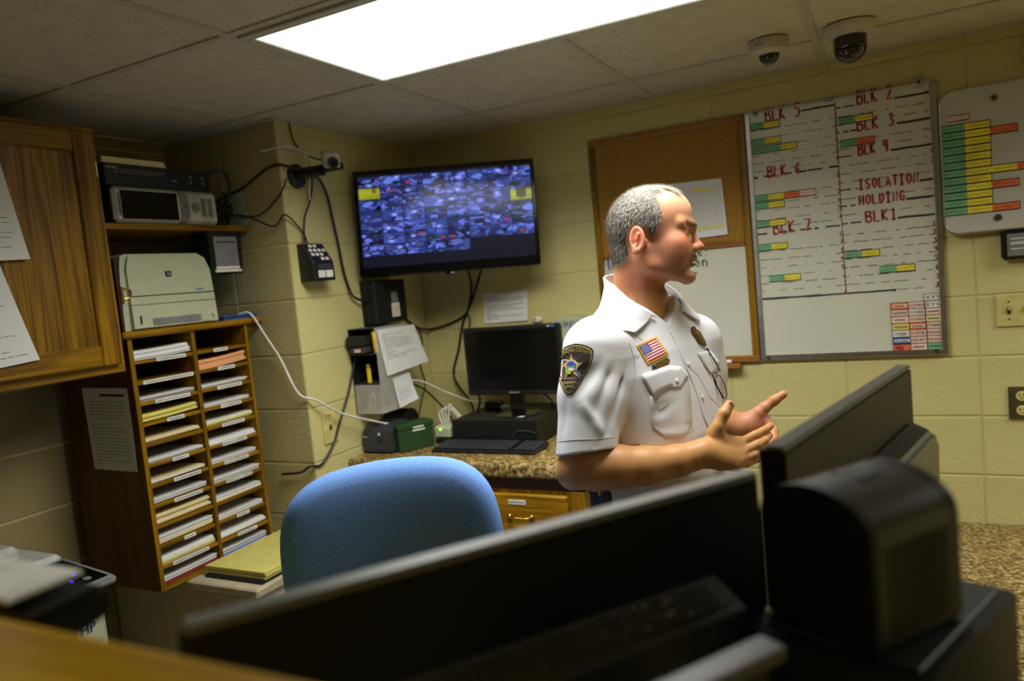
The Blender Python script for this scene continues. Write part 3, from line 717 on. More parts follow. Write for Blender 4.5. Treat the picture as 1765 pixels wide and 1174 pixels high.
# upper shelf
t = thing('wall_shelf', 'short oak shelf carrying the recorder and silver computer', 'shelf', (-2.3, 1.77, 2.01))
simple('board', (LEFT+.002, 1.488, 2.008), (XF, 2.058, 2.027), OAKY, t, .002)
bm = B(); prism(bm, [(2.008, -2.12), (2.008, -2.40), (1.86, -2.40)], lambda u, v: Vector((v, 2.046, u)), lambda u, v: Vector((v, 2.058, u))); mk('bracket', bm, OAKZ, t)
# silver desktop computer on its side
t = thing('silver_computer', 'silver fronted computer lying on its side on the oak shelf', 'computer', (-2.28, 1.73, 2.028))
simple('case', (-2.47, 1.535, 2.028), (-2.13, 1.925, 2.140), DGREY, t, .003)
fr = simple('front', (-2.13, 1.530, 2.030), (-2.104, 1.93, 2.142), SILV, t, .010)
simple('drive_bay', (-2.108, 1.553, 2.041), (-2.102, 1.762, 2.130), BLACKG, fr, .002)
bm = B(); prism(bm, [(1.762, 2.036), (1.785, 2.036), (1.80, 2.05), (1.80, 2.122), (1.785, 2.137), (1.762, 2.137), (1.772, 2.12), (1.772, 2.053)], lambda u, v: Vector((-2.104, u, v)), lambda u, v: Vector((-2.095, u, v))); mk('chrome_bar', bm, ALU, fr)
bm = B(); cyl(bm, (-2.104, 1.787, 2.087), (-2.094, 1.787, 2.087), .008); mk('lock', bm, STEEL, fr, True, 40)
bm = B(); cyl(bm, (-2.104, 1.832, 2.086), (-2.098, 1.832, 2.086), .017, n=28); cyl(bm, (-2.098, 1.832, 2.086), (-2.094, 1.832, 2.086), .011, n=28); mk('power_button', bm, ALU, fr, True, 40)
for k in range(2): simple('port_cover', (-2.104, 1.858+k*.027, 2.056), (-2.099, 1.876+k*.027, 2.118), ALU, fr, .002)
simple('handle_strip', (-2.102, 1.5445, 2.050), (-2.0965, 1.549, 2.122), ALU, fr, .001)
# black recorder on top
t = thing('video_recorder', 'black rack recorder with a row of small lights, on the silver computer', 'recorder', (-2.28, 1.71, 2.143))
simple('case', (-2.47, 1.512, 2.1432), (-2.106, 1.912, 2.212), BLACK, t, .003)
bm = B()
for k in range(16):
    for r_ in (0, 1): box(bm, (-2.107, 1.545+k*.0115, 2.183+r_*.008), (-2.1045, 1.551+k*.0115, 2.187+r_*.008))
mk('channel_lights', bm, MGREY, t)
simple('blue_display', (-2.107, 1.752, 2.168), (-2.1045, 1.775, 2.175), BLUF, t, 0)
for k in range(2):
    for j, (dz, m) in enumerate(((.188, LGREY), (.178, BLUF), (.168, LGREY))):
        simple('port_mark', (-2.107, 1.825+k*.05, 2+dz), (-2.1045, 1.832+k*.05, 2.004+dz), m, t, 0)
simple('maker_mark', (-2.107, 1.520, 2.196), (-2.1045, 1.556, 2.202), MGREY, t, 0)
t = thing('paper_block', 'thick cream paper pad on top of the black recorder', 'paper', (-2.25, 1.63, 2.212))
for k in range(5): simple('sheets', (-2.40+k*.002, 1.515+k*.001, 2.2122+k*.0042), (-2.115-k*.001, 1.745-k*.001, 2.2162+k*.0042), CREAM, t, .0005)

# paper sorter
Y0, Y1, ZB, ZT = 1.505, 1.988, .858, 1.668
t = srt = thing('paper_sorter', 'tall oak literature sorter, two columns of twelve labelled slots', 'sorter', (-2.27, 1.75, .858))
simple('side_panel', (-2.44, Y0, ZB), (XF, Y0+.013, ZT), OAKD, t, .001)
simple('edge_strip', (XF, Y0-.001, ZB), (XF+.004, Y0+.015, ZT), OAKZ, t, .001)
simple('side_panel', (-2.44, Y1-.013, ZB), (XF+.004, Y1, ZT), OAKZ, t, .001)
YM = 1.748
simple('divider', (-2.44, YM-.0075, ZB), (XF+.004, YM+.0075, ZT), OAKZ, t, .001)
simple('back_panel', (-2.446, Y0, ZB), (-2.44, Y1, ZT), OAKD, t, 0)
simple('top_board', (-2.48, Y0-.018, ZT), (XF+.014, 2.060, ZT+.022), OAKY, t, .004)
simple('bottom_board', (-2.44, Y0+.013, ZB), (XF+.004, Y1-.013, ZB+.014), OAKY, t, .001)
bm = B(); prism(bm, [(ZT-.01, -2.13), (ZT-.01, -2.07), (ZT-.055, -2.13)], lambda u, v: Vector((v, 1.992, u)), lambda u, v: Vector((v, 2.008, u))); mk('end_cleat', bm, OAKY, t)
pitch = (ZT-.004-ZB-.014)/12
LABL = [(.36, .86), (.10, .95), (.25, .85), (.40, .70), None, (.40, .68), (.38, .86), (.34, .84), None, (.42, .62), (.18, .82), None]
LABR = [(.32, .60), (.36, .70), (.30, .80), (.32, .74), (.30, .76), (.26, .76), (.25, .75), (.24, .78), None, (.36, .62), (.33, .74), None]
STK = {('l', 0): [(WHITE, .011), (WHITE, .009), (WHITE, .009)], ('l', 2): [(WHITE, .012)], ('l', 3): [(YEL, .024)], ('l', 4): [(CREAM, .009), (CREAM, .004)], ('l', 5): [(WHITE, .011)], ('l', 6): [(WHITE, .008), (CREAM, .004)], ('l', 7): [(WHITE, .016)],
       ('l', 8): [(CREAM, .012), (CREAM, .010), (CREAM, .009)], ('l', 9): [(CREAM, .008), (CREAM, .006), (WHITE, .014)], ('l', 10): [(CREAM, .007), (YEL, .005), (WHITE, .013)], ('l', 11): [(CREAM, .004), (REDF, .004), (WHITE, .016)],
       ('r', 1): [(PEACH, .012), (PEACH, .012), (PEACH, .008)], ('r', 2): [(WHITE, .011)], ('r', 3): [(WHITE, .010)], ('r', 4): [(CREAM, .006), (YEL, .006), (WHITE, .006)], ('r', 5): [(WHITE, .010), (WHITE, .006)], ('r', 6): [(WHITE, .012)], ('r', 7): [(WHITE, .014)],
       ('r', 8): [(CREAM, .003), (WHITE, .012)], ('r', 9): [(WHITE, .013)], ('r', 10): [(CREAM, .004), (WHITE, .014)], ('r', 11): [(WHITE, .003), (BLUF, .005), (WHITE, .016)]}
DESC = {('l', 0): 'thick loose white stack', ('l', 3): 'bright yellow stack', ('l', 4): 'thin olive cream stack', ('l', 8): 'thick cream folder stack', ('l', 9): 'white sheets on cream folders', ('l', 10): 'white sheets over a yellow one', ('l', 11): 'white sheets in a red folder', ('r', 1): 'curled peach stack', ('r', 4): 'white sheets over yellow ones', ('r', 11): 'white sheets on a blue folder'}
rs = random.Random(11)
for side, ya, yb, LB in (('l', Y0+.013, YM-.0075, LABL), ('r', YM+.0075, Y1-.013, LABR)):
    for k in range(12):
        zt = ZT-.004-pitch*k; zs = zt-pitch          # slot from zs to zt, shelf top at zs
        if k < 11: simple('shelf', (-2.44, ya, zs-.011), (XF+.002, yb, zs), OAKY, srt, .001)
        if LB[k]:
            a, b = LB[k]; y0, y1 = ya+(yb-ya)*a, ya+(yb-ya)*b
            lb = simple('slot_label', (XF+.0018, y0, zs-.0115), (XF+.0032, y1, zs+.0008), TAGW, srt, 0)
            bm = B(); u = y0+.006
            while u < y1-.008:
                e = u+rs.uniform(.003, .009); box(bm, (XF+.003, u, zs-.0075), (XF+.0036, min(e, y1-.005), zs-.0035)); u = e+.002
            mk('label_print', bm, GREYINK, lb)
        if (side, k) in STK:
            ls = STK[(side, k)]; d = DESC.get((side, k), 'white paper stack')
            p = thing('paper_stack', f'{d} in the {ORD[k]} slot down, {"left" if side == "l" else "right"} sorter column', 'paper', (-2.25, (ya+yb)/2, zs), 0, 'paper stacks in the sorter')
            z = zs+.0006
            for m, h in ls:
                n = max(1, int(h/.004)); hh = h/n
                for q in range(n):
                    dy = rs.uniform(0, .006); dx = rs.uniform(-.012, .0); curl = .012 if m is PEACH else (.006 if (side, k) in (('l', 0), ('l', 3)) else .002)
                    bm = B(); P = [(ya+.002+dy+(yb-ya-.010)*i/6, curl*(i/6)**2) for i in range(7)]
                    poly = [(y, zz) for y, zz in P]+[(y, zz+hh*.93) for y, zz in P[::-1]]
                    prism(bm, poly, lambda u, v: Vector((-2.385, u, z+v)), lambda u, v: Vector((XF-.003+dx, u, z+v))); mk('sheets', bm, m, p)
                    z += hh
# notice on the sorter's side
ys_ = Y0-.0004
o, f = sheet('side_notice', [(-2.353, ys_, 1.521), (-2.130, ys_, 1.516), (-2.128, ys_, 1.250), (-2.342, ys_, 1.253)], 'grey looking notice taped to the dark side of the sorter', 'paper', bend=.004, nrm=Vector((0, -1, 0)))
marks(o, f, prose(20, .1, .9, .16, .92, .008, 8), GREYINK); marks(o, f, [(.38, .07, .92, .10)], INK, 'heading_bar')

# laser printer on the sorter
PZ = ZT+.0225
t = thing('laser_printer', 'off-white laser printer on top of the paper sorter', 'printer', (-2.28, 1.70, PZ))
prof = [(1.522, PZ+.001), (1.878, PZ+.001), (1.878, PZ+.13), (1.872, PZ+.185), (1.858, PZ+.225), (1.836, PZ+.243), (1.56, PZ+.243), (1.545, PZ+.236), (1.530, PZ+.20), (1.524, PZ+.13)]
bm = B(); prism(bm, prof, lambda u, v: Vector((-2.46, u, v)), lambda u, v: Vector((-2.122+(-.012 if v > PZ+.23 else 0), u, v))); mk('body', bm, OFFW, t, True, 30)
bm = B(); q = [(u if u > 1.7 else u+.022, v) for u, v in prof]; q = [(min(u, 1.872), min(max(v, PZ+.006), PZ+.238)) for u, v in q]
prism(bm, q, lambda u, v: Vector((-2.124, u, v)), lambda u, v: Vector((-2.106-(.02*((v-PZ)/.243)**2), u, v))); fr = mk('front_cover', bm, OFFW, t, True, 30)
simple('seam', (-2.13, 1.547, PZ+.1065), (-2.1085, 1.868, PZ+.1090), DGREY, fr, 0)
simple('seam', (-2.13, 1.547, PZ+.0795), (-2.107, 1.868, PZ+.0812), MGREY, fr, 0)
simple('tray_recess', (-2.112, 1.61, PZ+.008), (-2.1045, 1.80, PZ+.034), MGREY, fr, .006)
simple('tray_panel', (-2.112, 1.80, PZ+.008), (-2.1035, 1.825, PZ+.036), OFFW, fr, .002)
bm = B(); cyl(bm, (-2.106, 1.853, PZ+.028), (-2.101, 1.853, PZ+.028), .0065); mk('power_button', bm, LGREY, fr, True, 40)
simple('tray_latch', (-2.107, 1.567, PZ+.018), (-2.1035, 1.572, PZ+.045), INK, fr, .001)
lg = simple('logo_badge', (-2.1285, 1.688, PZ+.166), (-2.1105, 1.708, PZ+.184), DGREY, fr, .001)
bm = B(); text(bm, 'hp', lambda u, v: Vector((-2.1100, 1.691+u*.014, PZ+.171+v*.010))); mk('logo_letters', bm, OFFW, lg)
simple('model_mark', (-2.115, 1.80, PZ+.118), (-2.1080, 1.828, PZ+.122), pm('pale_blue_print', (120, 140, 190), .6), fr, 0)
# clipboard with a brass clip between cabinet and printer
t = thing('clipboard', 'dark clipboard with shiny clip hung between cabinet and printer', 'clipboard', (-2.2, 1.492, 1.69))
simple('board', (-2.30, 1.488, PZ+.002), (-2.085, 1.494, PZ+.225), KICK, t, .002)
bm = B(); box(bm, (-2.10, 1.494, PZ+.085), (-2.080, 1.506, PZ+.14), .004); tube(bm, [(-2.084, 1.505, PZ+.10), (-2.080, 1.520, PZ+.105), (-2.078, 1.526, PZ+.118), (-2.080, 1.520, PZ+.13), (-2.084, 1.505, PZ+.132)], .0035); mk('clip', bm, BRASS, t, True, 40)
t = thing('blue_folder', 'blue plastic folder beside the printer on the sorter top', 'folder', (-2.2, 1.97, PZ))
simple('cover', (-2.40, 1.884, PZ+.0005), (-2.092, 2.048, PZ+.004), BLUF, t, .001); simple('back_cover', (-2.40, 1.886, PZ+.011), (-2.094, 2.046, PZ+.0145), BLUF, t, .001); simple('sheets', (-2.40, 1.89, PZ+.004), (-2.10, 2.04, PZ+.011), DGREY, t, 0)
# black wall pocket hanging under the shelf end
t = thing('wall_pocket', 'black pocket with a grey card hanging under the oak shelf', 'pocket', (-2.13, 1.94, 1.855))
bm = B(); prism(bm, [(1.870, 2.006), (2.020, 2.006), (2.012, 1.856), (1.874, 1.856)], lambda u, v: Vector((-2.19, u, v)), lambda u, v: Vector((-2.106, u, v))); mk('shell', bm, BLACKM, t)
cd_ = simple('card', (-2.107, 1.892, 1.882), (-2.1035, 1.996, 1.988), MGREY, t, .0005)
simple('dark_band', (-2.104, 1.902, 1.966), (-2.1030, 1.990, 1.971), INK, cd_, 0)
for k in range(2):
    lb = simple('label_strip', (-2.1035, 1.884-.006*(1-k)+.004, 1.862+k*.011), (-2.1005+.002*(1-k), 1.994+.006*(1-k), 1.871+k*.011), TAGW, t, 0)
# file cabinet under the sorter with legal pads
t = thing('file_cabinet', 'beige steel file cabinet under the paper sorter', 'file cabinet', (-2.14, 1.82, 0))
simple('case', (LEFT+.01, 1.607, .0), (-1.80, 2.056, .826), BEIGE, t, .003)
simple('top', (LEFT+.01, 1.600, .826), (-1.787, 2.060, .857), BEIGE, t, .005)
for k in range(2):
    d = simple('drawer', (-1.80, 1.622, .05+k*.385), (-1.790, 2.04, .42+k*.385), BEIGE, t, .003)
    bm = B(); pull(bm, (-1.790, 1.83, .32+k*.385), (0, 1, 0), (1, 0, 0), .1); mk('handle', bm, STEEL, d, True, 40)
t = thing('legal_pad', 'yellow legal pads on a black binder on the file cabinet', 'notepad', (-1.95, 1.83, .857))
simple('binder_cover', (-2.06, 1.640, .8572), (-1.803, 2.00, .867), BLACKM, t, .001)
for k in range(3): simple('pad', (-2.06-.004*k, 1.652+.003*(k % 2), .8675+k*.0085), (-1.80+.003*(k % 2), 2.01, .8755+k*.0085), PADY, t, .001)

# big multifunction printer in the lower left
t = thing('multifunction_printer', 'white multifunction printer with black keypad panel and blue lights', 'printer', (-2.2, 1.05, .62))
simple('body', (-2.46, .80, .50), (-2.015, 1.272, .985), OFFW, t, .02)
simple('side_slot', (-2.013, .86, .64), (-2.008, 1.20, .84), DGREY, t, .004)
simple('base', (-2.45, .82, .02), (-2.03, 1.26, .50), DGREY, t, .01)
bm = B(); prism(bm, [(-2.22, 1.045), (-1.995, 1.018), (-1.985, 1.010), (-1.988, .994), (-2.22, .99)], lambda u, v: Vector((u, .82, v)), lambda u, v: Vector((u, 1.292, v)))
bmesh.ops.bevel(bm, geom=bm.edges[:], offset=.004, segments=2, affect='EDGES'); pnl = mk('control_panel', bm, MGREY, t, True, 40)
slope = (1.018-1.045)/(.225); nz = Vector((-slope, 0, 1)).normalized()
def onp(x, y, h=0.0): return Vector((x, y, 1.045+(x+2.22)*slope+h))
bm = B(); prism(bm, [(-2.205, .84), (-2.002, .84), (-2.002, 1.278), (-2.205, 1.278)], lambda u, v: onp(u, v, -.004), lambda u, v: onp(u, v, .0012)); mk('keypad_face', bm, BLACKG, pnl)
bm = B()
for i in range(3):
    for j in range(4):
        p = onp(-2.06+i*.016, 1.06+j*.020, .001); cyl(bm, p, p+nz*.002, .006, n=12)
for i in range(3):
    p = onp(-2.15+i*.03, 1.10+i*.02, .001); cyl(bm, p, p+nz*.002, .008, n=14)
mk('keys', bm, DGREY, pnl)
for x, y in ((-2.115, 1.228), (-2.085, 1.233), (-2.045, 1.200)):
    p = onp(x, y, .0012); bm = B(); cyl(bm, p, p+nz*.003, .0045 if x != -2.115 else .003, n=12); mk('blue_light', bm, LEDB, pnl, True)
p = onp(-2.03, 1.235, .0012); bm = B(); cyl(bm, p, p+nz*.002, .011, n=18); mk('start_key', bm, MGREY, pnl, True, 40)
simple('yellow_key', onp(-2.05, 1.02, .001), onp(-2.044, 1.04, .004), YPL, pnl, 0)
simple('scanner_lid', (-2.46, .82, .990), (-2.22, 1.29, 1.06), LGREY, t, .012)
simple('feeder', (-2.44, .82, 1.06), (-2.26, 1.20, 1.115), LGREY, t, .015)
bm = B(); prism(bm, [(-2.45, 1.150), (-2.18, 1.165), (-2.17, 1.158), (-2.18, 1.148), (-2.45, 1.120)], lambda u, v: Vector((u, .80, v)), lambda u, v: Vector((u, 1.10, v))); mk('paper_tray', bm, BLACKM, t)
bm = B(); text(bm, 'HP', lambda u, v: Vector((-2.0125, 1.185+u*.045, .880+v*.030))); mk('maker_mark', bm, pm('dark_blue_print', (40, 44, 110), .5), t)

# ------------------------------------------------------------------ side wall: wall camera, keypad, plate, cables
t = thing('wall_camera', 'box camera on a black swivel bracket high on the side wall', 'camera', (SIDE, 2.14, 2.2))
bm = B(); lathe(bm, [(0, .018), (.03, .018), (.043, .012), (.045, 0)], (SIDE, 2.145, 2.19), (1, 0, 0)); mk('wall_mount', bm, BLACK, t, True, 40)
bm = B(); cyl(bm, (SIDE+.01, 2.145, 2.195), (-1.80, 2.15, 2.195), .022, .020); cyl(bm, (-1.82, 2.15, 2.197), (-1.73, 2.175, 2.202), .013); mk('arm', bm, BLACK, t, True, 40)
ca = Vector((.62, -.62, -.30)).normalized(); cb = Vector((0, 0, 1)).cross(ca).normalized(); cc = ca.cross(cb)
cpos = Vector((-1.755, 2.145, 2.228))
bm = B(); obox(bm, cpos, (ca, cb, cc), (.10, .056, .050), .004); mk('body', bm, CAMW, t)
bm = B(); cyl(bm, cpos+ca*.05, cpos+ca*.062, .021, n=24); mk('lens_ring', bm, CAMW, t, True, 40)
bm = B(); cyl(bm, cpos+ca*.055, cpos+ca*.088, .0165, n=24); lathe(bm, [(.0165, 0), (.019, .001), (.019, .016), (.011, .016), (.009, .010), (0, .010)], cpos+ca*.078, ca, 24); mk('lens', bm, BLACK, t, True, 40)
# keypad intercom
t = thing('keypad_phone', 'black wedge shaped keypad intercom on the side wall', 'intercom', (SIDE, 2.15, 1.79))
ky0, ky1 = 2.105, 2.215
pr = [(SIDE+.001, 1.800), (SIDE+.001, 1.940), (SIDE+.028, 1.940), (SIDE+.072, 1.868), (SIDE+.074, 1.800)]
bm = B(); prism(bm, pr, lambda u, v: Vector((u, ky0, v)), lambda u, v: Vector((u, ky1, v))); bmesh.ops.bevel(bm, geom=bm.edges[:], offset=.002, segments=1, affect='EDGES'); mk('shell', bm, BLACK, t)
sl = Vector((.044, 0, -.072)).normalized(); sn = Vector((.072, 0, .044)).normalized()
for r_ in range(4):
    for c_ in range(4 if r_ in (1, 2) else 2):
        if r_ == 2 and c_ == 3: continue
        p = Vector((SIDE+.028, ky0+.020+c_*.024+(.012 if r_ == 0 else (.04 if r_ == 3 else 0)), 1.940))+sl*(.012+r_*.019)+sn*.001
        bm = B(); obox(bm, p, (sl, Vector((0, 1, 0)), sn), (.012, .015, .004), .001); mk('key', bm, TAGW, t)
for k in range(2): simple('white_card', (SIDE+.0735, ky0+.018+k*.042, 1.812), (SIDE+.0752, ky0+.054+k*.042, 1.838), TAGW, t, 0)
simple('dark_window', (SIDE+.0725, ky0+.018, 1.843), (SIDE+.0745, ky0+.098, 1.862), DGREY, t, 0)
# ivory plate
t = thing('cable_plate', 'ivory blank plate with a small jack on the side wall', 'plate', (SIDE, 2.165, 1.18))
simple('plate', (SIDE+.0005, 2.128, 1.184), (SIDE+.007, 2.206, 1.302), IVORY, t, .003)
simple('jack', (SIDE+.006, 2.160, 1.235), (SIDE+.0085, 2.172, 1.255), KICK, t, 0)
bm = B(); cyl(bm, (SIDE+.006, 2.168, 1.290), (SIDE+.0085, 2.168, 1.290), .003, n=12); mk('screw', bm, INK, t)
# black box with a small calendar
t = thing('alarm_box', 'black wall box with a tiny calendar stuck on it', 'box', (SIDE, 2.52, 1.60))
simple('shell', (SIDE+.001, 2.44, 1.607), (SIDE+.075, 2.655, 1.785), BLACKM, t, .004)
simple('side_seam', (SIDE+.030, 2.4385, 1.61), (SIDE+.033, 2.441, 1.782), INK, t, 0)
simple('calendar', (SIDE+.0745, 2.545, 1.630), (SIDE+.0762, 2.600, 1.688), TAGW, t, 0)
bm = B()
for i in range(5):
    for j in range(6): box(bm, (SIDE+.076, 2.551+j*.008, 1.637+i*.008), (SIDE+.0766, 2.556+j*.008, 1.640+i*.008))
mk('calendar_print', bm, pm('pink_print', (190, 110, 100), .7), t)
simple('round_badge', (SIDE+.0745, 2.55, 1.692), (SIDE+.0762, 2.595, 1.735), MGREY, t, .001)
# clear organiser with papers
t = thing('key_organizer', 'clear acrylic wall organiser holding keys, a stapler and papers', 'organizer', (SIDE, 2.43, 1.26))
xo0, xo1, yo0, yo1, zo0, zo1 = SIDE+.001, SIDE+.135, 2.335, 2.53, 1.262, 1.602
simple('back_plate', (xo0, yo0, zo0), (xo0+.004, yo1+.06, zo1), BLACKM, t, .001)
simple('front_plate', (xo1-.004, yo0, zo0), (xo1, yo1, zo1), CLEAR, t, .001)
simple('far_plate', (xo0+.004, yo1-.004, zo0), (xo1-.004, yo1, zo1), DGREY, t, .001)
simple('near_lip', (xo0+.004, yo0, zo0), (xo1-.004, yo0+.004, zo0+.115), CLEAR, t, .001)
for z in (zo0, zo0+.115, zo0+.235, zo1-.004): simple('tray', (xo0+.004, yo0+.004, z), (xo1-.004, yo1-.004, z+.004), DGREY if z > zo0+.1 else CLEAR, t, .001)
s = thing('black_stapler', 'black stapler sticking out of the clear organiser', 'stapler', (SIDE+.06, 2.33, 1.50))
simple('body', (SIDE+.012, 2.300, 1.535), (SIDE+.105, 2.40, 1.575), BLACK, s, .006); simple('base', (SIDE+.025, 2.305, 1.506), (SIDE+.10, 2.42, 1.532), DGREY, s, .004); simple('label', (SIDE+.05, 2.3035, 1.512), (SIDE+.08, 2.3055, 1.524), PINK, s, 0)
s = thing('yellow_tool', 'yellow handled cutter in the top of the clear organiser', 'tool', (SIDE+.105, 2.38, 1.50))
bm = B(); tube(bm, [(SIDE+.108, 2.36, 1.585), (SIDE+.116, 2.352, 1.565), (SIDE+.118, 2.35, 1.53), (SIDE+.116, 2.355, 1.503)], .009); mk('handle', bm, YPL, s, True)
bm = B(); tube(bm, [(SIDE+.116, 2.352, 1.555), (SIDE+.110, 2.345, 1.53), (SIDE+.112, 2.35, 1.51)], .006); mk('grip', bm, BLACK, s, True)
s = thing('yellow_key_tag', 'yellow tag hanging in the middle of the clear organiser', 'tag', (SIDE+.07, 2.36, 1.38))
simple('tag', (SIDE+.068, 2.342, 1.384), (SIDE+.086, 2.346, 1.445), YPL, s, .001)
bm = B(); cyl(bm, (SIDE+.078, 2.341, 1.452), (SIDE+.078, 2.347, 1.452), .009, n=14); mk('ring', bm, BRASS, s, True, 40)
s = thing('padlock', 'steel padlock in the lowest clear tray', 'padlock', (SIDE+.07, 2.37, 1.267))
simple('body', (SIDE+.045, 2.355, 1.268), (SIDE+.085, 2.375, 1.305), STEEL, s, .004)
bm = B(); tube(bm, [(SIDE+.053, 2.365, 1.30), (SIDE+.053, 2.365, 1.325), (SIDE+.065, 2.365, 1.338), (SIDE+.077, 2.365, 1.325), (SIDE+.077, 2.365, 1.30)], .0035); mk('shackle', bm, ALU, s, True)
xe = xo1+.0015; X_ = Vector((1, 0, 0))
o, f = sheet('organizer_paper', [(xe, 2.345, 1.592), (xe+.002, 2.600, 1.590), (xe+.004, 2.66, 1.425), (xe, 2.375, 1.405)], 'large white form taped over the front of the clear organiser', 'paper', bend=.012, nrm=X_)
marks(o, f, prose(13, .1, .85, .12, .65, .012, 21), GREYINK)
o, f = sheet('organizer_note', [(xe, 2.415, 1.388), (xe, 2.535, 1.395), (xe+.006, 2.55, 1.283), (xe+.002, 2.43, 1.265)], 'small curled note hanging below the white form on the organiser', 'paper', bend=.016, nrm=X_)
marks(o, f, prose(5, .15, .8, .35, .75, .02, 22), pm('blue_ink', (120, 130, 180), .7))

# ------------------------------------------------------------------ back counter and its things
CT, CY = 1.100, 2.245
t = thing('back_counter', 'granite patterned standing-height counter under the wall television', 'counter', (-1.4, 2.57, 0))
bm = B(); box(bm, (SIDE+.001, CY, CT-.052), (-.90, BACK-.001, CT), .012, seg=3); mk('countertop', bm, GRAN, t, True, 40)
simple('backing_rail', (SIDE+.001, CY+.030, CT-.098), (-.93, BACK-.002, CT-.053), KICK, t, 0)
simple('base_cabinet', (SIDE+.001, CY+.03, .08), (-.945, BACK-.002, CT-.098), OAKZ, t, .001)
simple('stile', (-.995, CY+.022, .08), (-.943, CY+.03, CT-.098), OAKZ, t, .002)
simple('plinth', (SIDE+.001, CY+.08, 0), (-.96, BACK-.002, .08), KICK, t, 0)
for k, (xa, xb) in enumerate(((-1.345, -1.005), (-1.72, -1.38))):
    for j, (za, zb) in enumerate(((.845, .990), (.66, .83), (.40, .645), (.12, .385))):
        d = simple('drawer', (xa, CY+.010, za), (xb, CY+.03, zb), OAKX, t, .005)
        bm = B(); pull(bm, ((xa+xb)/2-.01, CY+.010, (za+zb)/2-.006), (1, 0, 0), (0, -1, 0)); mk('handle', bm, BRASS, d, True, 40)
        if j == 0:
            lb = simple('drawer_label', ((xa+xb)/2-.055, CY+.0085, zb-.036), ((xa+xb)/2+.012, CY+.0102, zb-.020), TAGW, d, 0)
            bm = B()
            for i in range(9): box(bm, ((xa+xb)/2-.051+i*.0066, CY+.008, zb-.031), ((xa+xb)/2-.046+i*.0066, CY+.0086, zb-.025))
            mk('label_print', bm, GREYINK, lb)
# lower granite desk at the right
t = thing('right_desk', 'low granite patterned desk along the back wall at the right', 'desk', (.95, 2.4, 0))
bm = B(); box(bm, (-.02, 1.75, .725), (1.9, BACK-.001, .763), .010, seg=2); mk('desktop', bm, GRAN, t, True, 40)
for x in (.0, 1.86): simple('end_panel', (x, 1.80, 0), (x+.03, BACK-.002, .725), OAKZ, t, .001)
# wall television facing the viewer across the corner
TR, TU, TN = CR.copy(), CU.copy(), -CF
TC = (at(606, 297, 2.985)+at(930, 455, 2.985)+at(917, 273, 2.985)+at(627, 478, 2.985))/4
tr_ = (at(917, 273, 2.985)-at(606, 297, 2.985)); TW = tr_.length; TR = tr_.normalized()
tu_ = at(606, 297, 2.985)-at(627, 478, 2.985); TU = (tu_-TR*tu_.dot(TR)); TH = TU.length; TU.normalize(); TN = TR.cross(TU)
TV = thing('wall_television', 'black wall television showing a grid of bluish camera views', 'television', (TC.x, TC.y, TC.z-TH/2))
def tv(u, v, n): return TC+TR*((u-.5)*TW)+TU*((.5-v)*TH)+TN*n
bm = B(); obox(bm, tv(.5, .5, -.03), (TR, TU, TN), (TW, TH, .05), .006); mk('back_case', bm, BLACK, TV)
for u0, v0, u1, v1 in ((0, 0, 1, .055), (0, .915, 1, 1), (0, .055, .022, .915), (.978, .055, 1, .915)):
    bm = B(); obox(bm, tv((u0+u1)/2, (v0+v1)/2, .0), (TR, TU, TN), ((u1-u0)*TW, (v1-v0)*TH, .016), .003); mk('bezel', bm, BLACKG, TV)
bm = B(); obox(bm, tv(.5, 1.012, -.004), (TR, TU, TN), (.045, .014, .02), .005); lg = mk('logo_bump', bm, BLACKG, TV)
bm = B(); obox(bm, tv(.51, 1.020, .002), (TR, TU, TN), (.018, .004, .014), .002); mk('indicator', bm, LGREY, lg)
bm = B(); obox(bm, tv(.5, .5, -.11), (TR, TU, TN), (.14, .14, .11), .004); mk('wall_bracket', bm, BLACKM, TV)
